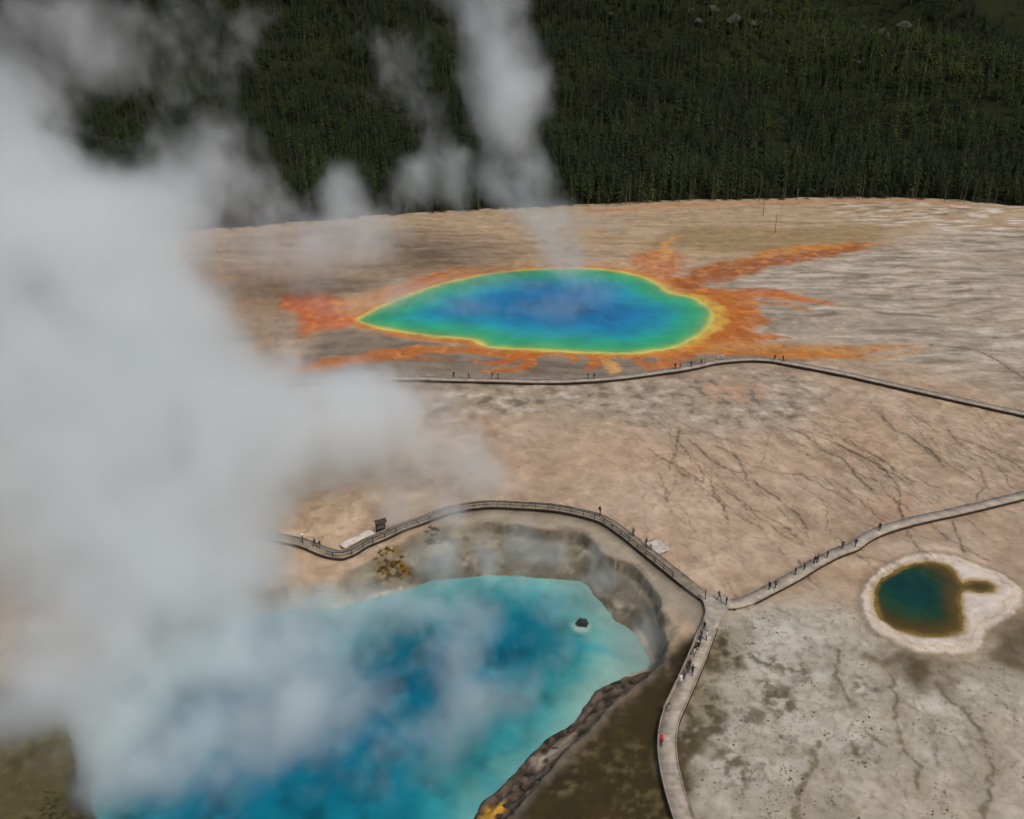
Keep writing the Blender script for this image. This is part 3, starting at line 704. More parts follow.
# viewing bay beside the left branch
bx, by = g(660, 547.5, DZ); k = int(np.argmin(np.hypot(LEFTL[:, 0] - bx, LEFTL[:, 1] - by)))
NL = normals2d(LEFTL); tl = math.atan2(NL[k, 1], NL[k, 0])
side = 1.0 if (bx - LEFTL[k, 0]) * NL[k, 0] + (by - LEFTL[k, 1]) * NL[k, 1] > 0 else -1.0
bcx, bcy = LEFTL[k, 0] + side * NL[k, 0] * 2.55, LEFTL[k, 1] + side * NL[k, 1] * 2.55
m_bay = wood_mat('new pale planks', (196, 188, 176))
link('viewing_bay', MB().box(0, 0, 0, 2.6, 3.4, .3).mesh('viewing_bay', [m_bay]), near_walk, (bcx, bcy, DZ - .148)).rotation_euler = (0, 0, tl)
# pale ramp bay near the corner at the left
rx, ry = g(357, 540, DZ); k2 = int(np.argmin(np.hypot(LEFTL[:, 0] - rx, LEFTL[:, 1] - ry)))
tl2 = math.atan2(NL[k2, 1], NL[k2, 0]); s2 = 1.0 if NL[k2, 1] > 0 else -1.0
link('viewing_bay', MB().box(0, 0, 0, 1.6, 6.5, .3).mesh('viewing_bay', [m_bay]), near_walk, (LEFTL[k2, 0] + s2 * NL[k2, 0] * 2.0, LEFTL[k2, 1] + s2 * NL[k2, 1] * 2.0, DZ - .148)).rotation_euler = (0, 0, tl2)

def handrail(L, off, mat, root):
    N = normals2d(L); Q_ = np.c_[L[:, :2] + N * off, np.full(len(L), 0)]
    o1 = ribbon(Q_, -.05, .05, DZ + 1.0, DZ + 1.09, mat, 'handrail', root)
    me = MB().box(0, 0, 0, .11, .11, 1.1).mesh('rail_post', [mat])
    for i in range(0, len(Q_), 2): link('rail_post', me, root, (Q_[i, 0], Q_[i, 1], DZ + .44)).rotation_euler = (0, 0, math.atan2(N[i, 1], N[i, 0]))
    ribbon(Q_, -.025, .025, DZ + .5, DZ + .56, mat, 'mid_rail', root)
iu = lambda L, u, v: int(np.argmin(np.hypot(L[:, 0] - g(u, v, DZ)[0], L[:, 1] - g(u, v, DZ)[1])))
NW = normals2d(LOWL); sgn = 1.0 if NW[10, 0] < 0 else -1.0
handrail(LOWL[iu(LOWL, 706, 634):iu(LOWL, 669, 722)], sgn * 1.14, m_rail, near_walk)
cxy = np.array(g(480, 650)); q = LEFTL[40, :2] + NL[40] * 2
sgl = 1.0 if np.linalg.norm(q - cxy) < np.linalg.norm(LEFTL[40, :2] - NL[40] * 2 - cxy) else -1.0
handrail(LEFTL[7:iu(LEFTL, 325, 551)], sgl * 1.08, m_rail_dark, near_walk)

# dark timber information kiosk by the corner
kx, ky = g(382, 531.5, DZ); kk = iu(LEFTL, 382, 531)
ko = tag(empty('information_kiosk', (LEFTL[kk, 0] - sgl * NL[kk, 0] * 1.9, LEFTL[kk, 1] - sgl * NL[kk, 1] * 1.9, 0), .5), 'small dark timber information kiosk beside the bend of the boardwalk above the steaming crater', 'kiosk')
m_kiosk = simple_mat('kiosk timber', (46, 40, 36)); m_roofk = simple_mat('kiosk shingles', (56, 52, 50)); m_board = simple_mat('kiosk board', (92, 84, 72))
for sx_ in (-.8, .8): link('post', MB().box(sx_, 0, 1.1, .16, .16, 2.6).mesh('post', [m_kiosk]), ko)
link('notice_panel', MB().box(0, 0, 1.45, 1.4, .12, 1.3, 0, .02).mesh('notice_panel', [m_board]), ko)
mb = MB()
for s in (-1, 1):
    vs = [mb.bm.verts.new(p) for p in ((-1.1, 0, 2.75), (1.1, 0, 2.75), (1.1, s * .7, 2.3), (-1.1, s * .7, 2.3))]
    f_ = mb.bm.faces.new(vs); r = bmesh.ops.extrude_face_region(mb.bm, geom=[f_])
    bmesh.ops.translate(mb.bm, verts=[e for e in r['geom'] if isinstance(e, bmesh.types.BMVert)], vec=(0, 0, .08))
link('roof', mb.mesh('roof', [m_roofk]), ko)
link('back_panel', MB().box(0, .2, 1.2, 1.7, .08, 1.9).mesh('back_panel', [m_kiosk]), ko)
print('boardwalks', round(time.time() - T0, 1))

# ------------------------------------------------------------------ people
CLOTH = {}
def cloth(c, kind='cloth'):
    k = (c, kind)
    if k not in CLOTH: CLOTH[k] = simple_mat('cloth' if kind == 'cloth' else kind, c, .8, .1, 14)
    return CLOTH[k]
SKIN = simple_mat('skin', (196, 148, 120), .6, .06, 10); SHOE = simple_mat('shoe leather', (40, 36, 34), .7, .1, 10)
HAIRC = [simple_mat('hair', c, .7, .15, 20) for c in ((38, 28, 22), (84, 60, 38), (150, 120, 80), (120, 116, 112))]

def person_body(pose):
    """one continuous skinned figure; faces get slots: 0 trousers, 1 top, 2 skin, 3 shoes"""
    V = []; E = []; Rr = []
    def add(p, r, par=None):
        V.append(p); Rr.append(r)
        if par is not None: E.append((par, len(V) - 1))
        return len(V) - 1
    st_ = pose.get('stride', 0.0); lean = pose.get('lean', 0.0); sw = pose.get('swing', 0.0); up = pose.get('raise', 0.0)
    pel = add((0, 0, .95), (.15, .11)); wst = add((0, -lean * .1, 1.10), (.135, .095), pel); ch = add((0, -lean * .25, 1.30), (.165, .105), wst)
    nb_ = add((0, -lean * .35, 1.45), (.075, .065), ch); nk = add((0, -lean * .4, 1.50), (.055, .055), nb_)
    jaw = add((0, -.015 - lean * .45, 1.565), (.066, .075), nk); hd = add((0, -lean * .48, 1.645), (.078, .092), jaw); tp = add((0, -lean * .5, 1.705), (.055, .065), hd)
    add((0, -.105 - lean * .46, 1.595), (.012, .012), jaw)
    for s in (-1, 1):
        f = st_ * s
        hp = add((.09 * s, 0, .88), (.095, .095), pel); kn = add((.1 * s, -.30 * f - .03, .50), (.062, .064), hp)
        an = add((.1 * s, -.42 * f + (.10 if f < 0 else 0), .10 + (.06 if f < 0 else 0)), (.042, .044), kn)
        he = add((.1 * s, -.42 * f + (.13 if f < 0 else .03), .05 + (.05 if f < 0 else 0)), (.042, .04), an)
        add((.11 * s, -.42 * f - .14, .035), (.038, .03), he)
        sh = add((.185 * s, -lean * .3, 1.40), (.062, .06), ch); a_ = -sw * s
        raised = up and s > 0
        if raised:
            el = add((.25 * s, -.16, 1.22), (.046, .046), sh); wr = add((.12 * s, -.33, 1.42), (.032, .03), el); dirn = (-.25 * s, -.5, .8)
        else:
            el = add((.235 * s, -.18 * a_ + .03, 1.13), (.045, .045), sh); wr = add((.25 * s, -.34 * a_ - .05, .88), (.03, .028), el); dirn = (.03 * s, -.35, -.95)
        px_, py_, pz_ = V[wr]; pm = add((px_ + dirn[0] * .05, py_ + dirn[1] * .05, pz_ + dirn[2] * .05), (.034, .022), wr)
        for q in range(4):                               # fingers side by side, slightly curled
            off = (q - 1.5) * .019; ln = (.055, .065, .062, .048)[q]
            k0 = add((V[pm][0] + dirn[0] * .035, V[pm][1] + dirn[1] * .035 + off, V[pm][2] + dirn[2] * .035), (.0095, .0095), pm)
            add((V[k0][0] + dirn[0] * ln - .012 * s, V[k0][1] + dirn[1] * ln - .008, V[k0][2] + dirn[2] * ln), (.008, .008), k0)
        add((V[pm][0] - .012 * s, V[pm][1] - .05, V[pm][2] - .012), (.0095, .0095), pm)
    me = bpy.data.meshes.new('person'); me.from_pydata(V, E, [])
    ob = bpy.data.objects.new('person_rig', me); COL.objects.link(ob)
    ob.modifiers.new('skin', 'SKIN'); sd = ob.modifiers.new('sub', 'SUBSURF'); sd.levels = 1; sd.render_levels = 1
    for i, r_ in enumerate(Rr): me.skin_vertices[0].data[i].radius = r_
    me.skin_vertices[0].data[0].use_root = True
    bpy.context.view_layer.update()
    out = bpy.data.meshes.new_from_object(ob.evaluated_get(bpy.context.evaluated_depsgraph_get()))
    bpy.data.objects.remove(ob); bpy.data.meshes.remove(me)
    out.materials.clear()
    for m in (cloth((60, 60, 60)), cloth((60, 60, 60)), SKIN, SHOE): out.materials.append(m)
    for p in out.polygons:
        x, y, z = p.center; p.use_smooth = True
        arm = abs(x) > .175 and z < 1.42
        if z > 1.475: s = 2
        elif arm and z < .90 and abs(x) > .2: s = 2
        elif up and y < -.27 and z > 1.3: s = 2
        elif arm and z > .8: s = 1
        elif z < .085: s = 3
        elif z < .98: s = 0
        else: s = 1
        p.material_index = s
    out.name = 'person'
    return out
POSES = [person_body(p) for p in (dict(), dict(stride=.55, swing=.6), dict(stride=-.45, swing=-.5, lean=.15), dict(lean=.3, **{'raise': 1}))]
def hair_mesh(long):
    bm = bmesh.new(); bmesh.ops.create_icosphere(bm, subdivisions=2, radius=1)
    bmesh.ops.delete(bm, geom=[v for v in bm.verts if v.co.y < -.35 and v.co.z < .35 or (v.co.z < (-.9 if long else -.35))], context='VERTS')
    for v in bm.verts: v.co = (v.co.x * .097, v.co.y * .112 + .012, v.co.z * (.12 if v.co.z > 0 else .2 if long else .12) + 1.655)
    for f in bm.faces: f.smooth = True
    me = bpy.data.meshes.new('hair'); bm.to_mesh(me); bm.free(); me.materials.append(HAIRC[0]); return me
HAIR = [hair_mesh(False), hair_mesh(True)]
def cap_mesh():
    bm = bmesh.new(); bmesh.ops.create_uvsphere(bm, u_segments=14, v_segments=8, radius=1)
    bmesh.ops.delete(bm, geom=[v for v in bm.verts if v.co.z < -.05], context='VERTS')
    for v in bm.verts: v.co = (v.co.x * .115, v.co.y * .13, v.co.z * .13 + 1.685)
    r = bmesh.ops.create_cone(bm, cap_ends=True, segments=18, radius1=.21, radius2=.20, depth=.015)
    for v in r['verts']: v.co.z += 1.685
    me = bpy.data.meshes.new('sun_hat'); bm.to_mesh(me); bm.free(); me.materials.append(SHOE); return me
HAT = cap_mesh()
PACK = MB().box(0, .19, 1.24, .3, .17, .44, 0, .05).mesh('backpack', [SHOE])
for y_ in (-1, 1): pass

DECKS = [FARL, LOWL, RIGHTL, LEFTL]
def on_deck(u, v):
    """nearest standing place on a deck to the traced feet"""
    x, y = g(u, v, DZ); best = None
    for L in DECKS:
        d = np.hypot(L[:, 0] - x, L[:, 1] - y); i = int(d.argmin())
        if best is None or d[i] < best[0]: best = (d[i], L, i)
    d, L, i = best; N = normals2d(L)[i]; p = L[i, :2]
    tt = np.array([N[1], -N[0]]); v_ = np.array([x, y]) - p
    off = float(np.clip(v_ @ N, -.78, .78)); al = float(np.clip(v_ @ tt, -.7, .7))
    q = p + N * off + tt * al
    return q[0], q[1], math.atan2(tt[1], tt[0])

K = (34, 34, 38); N_ = (40, 48, 66); G = (96, 98, 100); W_ = (222, 220, 214); B = (92, 76, 60); RD = (206, 44, 46); LB = (122, 150, 178); GN = (58, 74, 56); TN = (170, 150, 120); MR = (104, 44, 48); PK = (200, 128, 130)
# u, v, pose, top, trousers, label, extras
PEOPLE = [
 (325,380.5,0,K,K,'person in dark clothes farthest along the far boardwalk towards the steam',''),
 (338,377,1,N_,K,'person in navy walking on the far boardwalk just before the steam cloud',''),
 (351,375.5,0,W_,G,'person in a white top on the far boardwalk where steam drifts over it','l'),
 (454,377,0,K,N_,'first dark figure on the far boardwalk clear of the steam, below the spring\'s left half',''),
 (469,377.5,1,G,K,'person in grey walking below the ledge of the spring\'s yellow edge','l'),
 (492,379,0,K,K,'person in black with backpack, one of a pair below the orange swirl','p'),
 (498,379,2,MR,K,'person in maroon beside the backpacker below the orange swirl',''),
 (588,379,0,K,N_,'person in black standing at the far boardwalk below the small orange tongue',''),
 (594,379,0,GN,K,'person in green beside a black-clad one near the pale orange tongue','l'),
 (675,369,0,K,K,'person in black wearing a hat on the far boardwalk below the spring\'s right edge','h'),
 (680,369,1,G,N_,'person in grey walking next to the hatted one under the spring\'s right edge',''),
 (691,367,0,N_,K,'lone person in navy between two pairs on the rising far boardwalk',''),
 (701,364.8,2,K,K,'person in black of the pair left of the two in white on the far boardwalk',''),
 (705,364.4,0,B,K,'person in brown of the pair left of the two in white on the far boardwalk','l'),
 (718,360.5,0,W_,TN,'person in white top and tan trousers at the crest of the far boardwalk',''),
 (722,360,1,W_,LB,'person in white top and pale blue trousers at the crest of the far boardwalk','l'),
 (774.5,360.5,0,K,N_,'person in black just past the crest of the far boardwalk on its right side',''),
 (783,362,1,N_,K,'rightmost person on the far boardwalk, in navy and walking downhill','p'),
 (273,536,0,B,K,'person in brown on the boardwalk at the edge of the thick steam',''),
 (303,543,0,K,K,'person in black alone on the boardwalk left of the kiosk','h'),
 (315,547,1,N_,K,'person in navy of the pair on the boardwalk before the bend by the kiosk',''),
 (320,548.5,0,K,G,'person in black top and grey trousers of the pair before the bend by the kiosk','l'),
 (600,515,0,K,K,'lone person in black on the boardwalk above the crater\'s far rim','p'),
 (633,536,0,G,N_,'person in grey on the rim boardwalk left of the pale viewing bay',''),
 (646,547,2,K,K,'person in black standing at the rail opposite the pale viewing bay',''),
 (652,549,0,W_,G,'person in a white top entering the pale viewing bay','l'),
 (705,599,0,B,K,'person in brown at the fork, on the side of the crater rim',''),
 (719,600,1,G,K,'person in grey in the middle of the boardwalk fork','p'),
 (726,605,0,K,K,'person in black at the fork where the right branch begins','h'),
 (769,590,0,K,K,'person in all black of the couple on the right branch nearest the fork',''),
 (775,589,1,N_,K,'person in navy of the couple on the right branch nearest the fork','l'),
 (795,575,0,K,N_,'person in black and navy walking alone on the right branch beyond the couple',''),
 (804,570,1,G,K,'person in grey walking alone on the right branch before the tight pair',''),
 (814,564,0,K,K,'person in black with backpack of the tight pair halfway along the right branch','p'),
 (817,563,0,MR,K,'person in maroon of the tight pair halfway along the right branch','l'),
 (827,558,0,GN,K,'person in green on the right branch beyond the tight pair',''),
 (842,549,0,K,K,'person in black on the right branch just before its small kink','h'),
 (855,547,1,N_,K,'person in navy with backpack at the small kink of the right branch','p'),
 (879,531,0,K,K,'last person in black on the right branch above the small dark pool',''),
 (704,630,0,K,K,'first person in black below the fork along the railing',''),
 (701,638,3,N_,K,'person in navy holding up a phone at the railing below the fork',''),
 (706,640,0,W_,K,'person in a white top and black trousers below the fork','l'),
 (697,651,2,K,N_,'person in black leaning at the railing above the pair of hats','h'),
 (694,657,0,W_,G,'person in white top and grey trousers at the railing midway down','h'),
 (690,664,0,TN,G,'person in tan at the railing just above the dark group',''),
 (687,673,0,K,K,'person in black at the railing in the dark group','p'),
 (692,675,1,K,N_,'person in black top walking beside the dark group in mid deck',''),
 (680,686,0,W_,TN,'person in pale clothes and hat alone at the railing','h'),
 (668,711,0,GN,TN,'person in green and tan at the lower end of the railing',''),
 (699,646,0,N_,K,'person in navy standing close to the railing just above the white-hatted one','h'),
 (695,653,0,MR,K,'person in maroon in the middle of the deck beside the railing crowd',''),
 (689,669,1,K,K,'person in black walking close behind the backpacker in the dark group','l'),
 (684,679,0,G,N_,'person in grey at the railing just below the dark group',''),
 (660,746,0,RD,K,'person with red top and red hat alone on the lower boardwalk','r'),
]
first_hair = {}
for i, (u, v, ps, top, tr, label, ex) in enumerate(PEOPLE):
    x, y, th = on_deck(u, v)
    R2 = random.Random(i)
    o = link('person', POSES[ps], None, (x, y, DZ + .002))
    s = R2.uniform(1.04, 1.14); o.scale = (s, s, s)
    face = th + math.pi / 2 + (math.pi if R2.random() < .5 else 0) if ps in (1, 2) else R2.uniform(0, 6.28)
    o.rotation_euler = (0, 0, face)
    for si, m in ((0, cloth(tr)), (1, cloth(top))):
        o.material_slots[si].link = 'OBJECT'; o.material_slots[si].material = m
    tag(o, label, 'person', 'visitors on the boardwalks')
    h = link('hair', HAIR[1 if 'l' in ex else 0], o)
    h.material_slots[0].link = 'OBJECT'; h.material_slots[0].material = R2.choice(HAIRC)
    if 'h' in ex or 'r' in ex:
        k = link('sun_hat', HAT, o); k.material_slots[0].link = 'OBJECT'; k.material_slots[0].material = cloth(RD if 'r' in ex else R2.choice([TN, K, W_]))
    if 'p' in ex:
        k = link('backpack', PACK, o); k.material_slots[0].link = 'OBJECT'; k.material_slots[0].material = cloth(R2.choice([N_, MR, GN, K]))
print('people', len(PEOPLE), round(time.time() - T0, 1))

# ------------------------------------------------------------------ the hill and its forest
def hill_z(x, y):
    s = y - edge_y(x)
    base = np.where(s < 0, .12 * s, .045 * s + .00042 * np.minimum(s, 420) ** 2 + .30 * np.maximum(s - 420, 0))
    k = sst(30, 330, s)
    spur = 26 * fbm(x, y, 190, 3, 141) + 9 * fbm(x, y, 60, 3, 142)
    # a spur that comes down from the upper right and the hollow beside it
    sp_ = 22 * np.exp(-((x - 250 + .55 * (y - 640)) / 75) ** 2) - 14 * np.exp(-((x - 330 + .5 * (y - 640)) / 60) ** 2)
    return base + k * (spur + sp_) - .3
hx = axis([(-1500,-700,40),(-700,700,7),(700,1500,40)]); hy = axis([(330,1000,7),(1000,1600,40)])
hX, hY = np.meshgrid(hx.astype(np.float32), hy.astype(np.float32)); hX = hX.ravel(); hY = hY.ravel()
hI = np.arange(hX.size).reshape(len(hy), len(hx))
hQ = np.stack([hI[:-1, :-1], hI[:-1, 1:], hI[1:, 1:], hI[1:, :-1]], -1).reshape(-1, 4)
m_hill, nt, b = new_mat('forest floor')
geo = nd(nt, 'ShaderNodeNewGeometry')
n = nd(nt, 'ShaderNodeTexNoise'); n.inputs['Scale'].default_value = .03; n.inputs['Detail'].default_value = 8
nt.links.new(geo.outputs['Position'], n.inputs['Vector'])
cr = nd(nt, 'ShaderNodeValToRGB'); nt.links.new(n.outputs[0], cr.inputs[0])
cr.color_ramp.elements[0].position = .35; cr.color_ramp.elements[0].color = lin4((24, 29, 14)); cr.color_ramp.elements[1].position = .65; cr.color_ramp.elements[1].color = lin4((38, 42, 20))  # floor colour darkened to carry the trees' shadow
nt.links.new(cr.outputs[0], b.inputs['Base Color']); b.inputs['Roughness'].default_value = .95; b.inputs['Specular IOR Level'].default_value = .1
tag(link('hill', mesh_np('hill', np.stack([hX, hY, hill_z(hX, hY)], 1), hQ, [m_hill], True)), 'steep wooded hillside behind the springs', kind='structure')

def conifer(h, r, tiers, k, seed, start=.22, tip=True):
    """crown triangles of a slim pine"""
    q = random.Random(seed); V = []; Fc = []
    for t_ in range(tiers):
        f = t_ / (tiers - 1); z = h * (start + (1 - start) * f * .97)
        rr = r * (1 - f) ** .75 * q.uniform(.75, 1.15) + .12
        if f < .15: rr *= .65 + 2 * f
        a0 = q.uniform(0, 6.28)
        for j in range(k):
            if q.random() < .12: continue
            a = a0 + 6.283 * j / k + q.uniform(-.25, .25); R_ = rr * q.uniform(.6, 1.2); w = .9 * R_ * 3.1 / k + .1
            dz = -R_ * q.uniform(.15, .55) + .1; zz = z + q.uniform(-.3, .3) * h / tiers
            ca, sa = math.cos(a), math.sin(a); i = len(V)
            V += [(0, 0, zz + R_ * .45), (ca * R_ - sa * w * .5, sa * R_ + ca * w * .5, zz + dz), (ca * R_ + sa * w * .5, sa * R_ - ca * w * .5, zz + dz * q.uniform(.5, 1.2))]
            Fc.append((i, i + 1, i + 2))
    i = len(V); V += [(.1, 0, h * .93), (-.06, .1, h * .93), (0, -.1, h * .93), (0, 0, h * 1.02)]; Fc += [(i, i+1, i+3), (i+1, i+2, i+3), (i+2, i, i+3)]
    return np.array(V, np.float32), np.array(Fc, np.int32)
def trunk(h, r, n=5):
    V = []; Fc = []
    for k, (f, w) in enumerate(((-.06, 1.2), (.5, .7), (.96, .12))):
        for j in range(n): V.append((math.cos(6.283*j/n) * r * w, math.sin(6.283*j/n) * r * w, h * f))
    for k in range(2):
        for j in range(n):
            a_, b_ = k*n + j, k*n + (j+1) % n; Fc += [(a_, b_, b_ + n), (a_, b_ + n, a_ + n)]
    return np.array(V, np.float32), np.array(Fc, np.int32)

def foliage(name, use_attr):
    m, nt, b = new_mat(name)
    if use_attr:
        at = nd(nt, 'ShaderNodeAttribute'); at.attribute_name = 'tint'; src = at.outputs['Fac']
    else:
        oi = nd(nt, 'ShaderNodeObjectInfo'); src = oi.outputs['Random']
    cr = nd(nt, 'ShaderNodeValToRGB'); nt.links.new(src, cr.inputs[0]); e = cr.color_ramp.elements
    e[0].position = 0; e[0].color = lin4((22, 34, 20)); e[1].position = 1; e[1].color = lin4((62, 74, 26))
    x_ = e.new(.45); x_.color = lin4((36, 48, 22)); x_ = e.new(.75); x_.color = lin4((46, 58, 24))
    geo = nd(nt, 'ShaderNodeNewGeometry'); n = nd(nt, 'ShaderNodeTexNoise'); n.inputs['Scale'].default_value = .5; n.inputs['Detail'].default_value = 3
    nt.links.new(geo.outputs['Position'], n.inputs['Vector'])
    nt.links.new(mix_mul(nt, cr.outputs[0], grey_ramp(nt, n.outputs[0], .3, .7, .7, 1.3)), b.inputs['Base Color'])
    b.inputs['Roughness'].default_value = .8; b.inputs['Specular IOR Level'].default_value = .15
    return m
m_fol = foliage('pine needles', False); m_folA = foliage('forest needles', True)
m_bark = simple_mat('bark', (84, 74, 64), .95, .25, 2.0); m_dead = simple_mat('bleached wood', (84, 78, 70), .9, .2, 2.0)

# tree places
TP = []
qr = np.random.default_rng(3)
px_ = qr.uniform(-620, 620, 100000); s_ = qr.uniform(1, 520, 100000) ** 1.0
py_ = edge_y(px_) + s_
half = (py_ * 1.02) * 512 / F * 1.16 + 30
ok = np.abs(px_) < half
px_, py_, s_ = px_[ok], py_[ok], s_[ok]
pz_ = hill_z(px_, py_)
dens = .62 + .75 * fbm(px_, py_, 50, 3, 151)
dens = np.where(s_ < 45, .92, dens)
dens *= 1 - .93 * sst(0, 14, px_ - (372 - .25 * (py_ - 640))) * sst(610, 660, py_)      # open grassy slope at the upper right
for (u, v, Y_, r_) in [(735,14,760,22),(700,8,760,18),(905,22,740,26),(865,26,740,16)]:
    ox, oy, oz = atY(u, v, Y_); dens *= 1 - .8 * np.exp(-(((px_ - ox) / r_) ** 2 + ((py_ - oy) / 30) ** 2))
ok = qr.random(px_.size) < dens * .56
px_, py_, pz_, s_ = px_[ok], py_[ok], pz_[ok], s_[ok]
order = np.argsort(np.hypot(px_, py_)); px_, py_, pz_, s_ = [a_[order] for a_ in (px_, py_, pz_, s_)]
vis_u = CX + F * px_ / (py_ * cth + (H - pz_) * sth)
front = np.zeros(px_.size, bool); front[np.where((vis_u > -10) & (vis_u < 1034))[0][:296]] = True
print('trees', px_.size, round(time.time() - T0, 1))
variants = [(conifer(16, 2.1, 15, 9, 1), trunk(16, .22)), (conifer(18, 1.9, 17, 9, 2, .3), trunk(18, .24)), (conifer(14, 2.2, 13, 9, 3, .15), trunk(14, .2)), (conifer(19, 2.2, 17, 9, 4, .38), trunk(19, .26)), (conifer(12, 2.0, 12, 9, 5, .1), trunk(12, .18))]
VM = [(mesh_np('crown', *c_, [m_fol]), mesh_np('trunk', *t_, [m_bark])) for c_, t_ in variants]
for i in np.where(front)[0]:
    o = empty('pine_tree', (px_[i], py_[i], pz_[i]), qr.uniform(0, 6.28)); s = qr.uniform(.78, 1.12); o.scale = (s, s, s * qr.uniform(.9, 1.1))
    tag(o, 'slim dark green pine in the front rows of the forest at the hill\'s foot', 'tree', 'pines along the front of the forest')
    cm, tm = VM[int(qr.integers(0, 5))]
    link('crown', cm, o); link('trunk', tm, o)
LOD = [(conifer(16, 2.3, 9, 6, 11), trunk(16, .24, 3)), (conifer(18, 2.1, 10, 6, 12, .3), trunk(18, .24, 3)), (conifer(13, 2.3, 8, 6, 13, .12), trunk(13, .2, 3)), (conifer(15, 2.0, 9, 6, 14, .2), trunk(15, .2, 3)), (conifer(10, 2.0, 7, 6, 15, .08), trunk(10, .2, 3))]
back = np.where(~front)[0]; var = qr.integers(0, 5, back.size)
Vs = []; Fs = []; Ts = []; Ms = []; base = 0
for vi in range(5):
    idx = back[var == vi]; (cv, cf), (tv, tf) = LOD[vi]
    V0 = np.concatenate([cv, tv]); F0 = np.concatenate([cf, tf + len(cv)]); M0 = np.r_[np.zeros(len(cf), int), np.ones(len(tf), int)]
    n_ = idx.size; a_ = qr.uniform(0, 6.28, n_); s = qr.uniform(.6, 1.15, n_) * np.where(s_[idx] > 60, .92, 1.0); sz = s * qr.uniform(.7, 1.15, n_); s = s * qr.uniform(1.0, 1.35, n_)
    ca, sa = np.cos(a_), np.sin(a_)
    x = (V0[None, :, 0] * ca[:, None] - V0[None, :, 1] * sa[:, None]) * s[:, None] + px_[idx][:, None]
    y = (V0[None, :, 0] * sa[:, None] + V0[None, :, 1] * ca[:, None]) * s[:, None] + py_[idx][:, None]
    z = V0[None, :, 2] * sz[:, None] + pz_[idx][:, None]
    Vs.append(np.stack([x, y, z], -1).reshape(-1, 3))
    Fs.append((F0[None] + (np.arange(n_) * len(V0))[:, None, None]).reshape(-1, 3) + base); base += n_ * len(V0)
    tn = np.clip(.42 + .5 * np.exp(-((px_[idx] - 235 + .55 * (py_[idx] - 640)) / 60) ** 2) - .3 * np.exp(-((px_[idx] - 340 + .5 * (py_[idx] - 640)) / 55) ** 2) + .6 * fbm(px_[idx], py_[idx], 60, 3, 161) + qr.normal(0, .2, n_), 0, 1)  # slope shading put into the tint: spur lighter, hollow darker
    Ts.append(np.repeat(tn, len(V0))); Ms.append(np.tile(M0, n_))
me = mesh_np('forest', np.concatenate(Vs), np.concatenate(Fs), [m_folA, m_bark])
me.polygons.foreach_set('material_index', np.concatenate(Ms).astype(np.int32))
a = me.attributes.new('tint', 'FLOAT', 'POINT'); a.data.foreach_set('value', np.concatenate(Ts).astype(np.float32))
tag(link('forest', me), 'dense dark conifer forest covering the hillside', kind='stuff')
print('forest', len(me.polygons), round(time.time() - T0, 1))

# bare dead trees
def snag_mesh(h, r, seed):
    q = random.Random(seed); mb = MB(); mb.bar((0, 0, -.4), (q.uniform(-.3, .3), q.uniform(-.2, .2), h), r, 6, r * .25)
    return mb.mesh('trunk', [m_dead])
def snag_branches(h, seed):
    q = random.Random(seed + 9); mb = MB()
    for k in range(9):
        z = h * q.uniform(.35, .95); a_ = q.uniform(0, 6.28); l = q.uniform(.3, 1.1)
        mb.bar((0, 0, z), (math.cos(a_) * l, math.sin(a_) * l, z + q.uniform(-.1, .3)), .06, 4, .02)
    return mb.mesh('branch_stubs', [m_dead])
m_dead_dark = simple_mat('grey dead wood', (74, 66, 58), .9, .2, 2.0)
SN = [(snag_mesh(9, .2, 1), snag_branches(9, 1)), (snag_mesh(11, .2, 2), snag_branches(11, 2))]
for j, (u, v, hh, lab) in enumerate([(763,216,7.5,'dark bare dead trunk standing on the far plain, left one of the pair'), (775,233,8.5,'tallest dark bare dead trunk on the plain beyond the orange stream'), (781,214,4.5,'short dead stump just before the forest edge')]):
    x, y = g(u, v); o = tag(empty('dead_tree', (x, y, gz(x, y)), j * 2.0), lab, 'dead tree', 'dead trees on the far plain')
    tm, bm_ = SN[j % 2]; s = hh / (9, 11)[j % 2]; o.scale = (s, s, s)
    for nm, m_ in (('trunk', tm), ('branch_stubs', bm_)):
        c_ = link(nm, m_, o); c_.material_slots[0].link = 'OBJECT'; c_.material_slots[0].material = m_dead_dark
for j, u in enumerate([624,628,713,740,760,786,800,838,862,866,917,920,945,970,480,690]):
    x = g(u, 202)[0]; y = float(edge_y(x)) - .5 + (j % 4) * .8; o = tag(empty('dead_tree', (x, y, max(gz(x, y), float(hill_z(x, y)))), j), 'pale bleached dead trunk standing at the edge of the dark forest', 'dead tree', 'bleached trunks at the forest edge')
    s = .8 + .35 * ((j * 37) % 10) / 10; o.scale = (s, s, s * 1.15)
    tm, bm_ = SN[j % 2]; link('trunk', tm, o); link('branch_stubs', bm_, o)

# ------------------------------------------------------------------ rocks
def rock_mesh(seed, sub=3, flat=.6, amp=.35):
    bm = bmesh.new(); bmesh.ops.create_icosphere(bm, subdivisions=sub, radius=1)
    co = np.array([v.co[:] for v in bm.verts])
    n = fbm(co[:, 0] * 2 + seed * 3.1, co[:, 1] * 2 + co[:, 2] * 1.7, 1.2, 4, seed) + .5 * fbm(co[:, 2] * 3 + seed, co[:, 0] * 3, .8, 3, seed + 5)
    n = np.round(n * 4) / 4 * .6 + n * .4
    for v, d in zip(bm.verts, n): v.co = v.co * (1 + amp * float(d)); v.co.z *= flat
    me = bpy.data.meshes.new('rock'); bm.to_mesh(me); bm.free(); return me
m_rk = simple_mat('dark wet rock', (40, 37, 34), .7, .35, 1.5, bump=.5); m_rb = simple_mat('brown rock', (76, 65, 54), .9, .35, .8, bump=.5, rnd=.25)
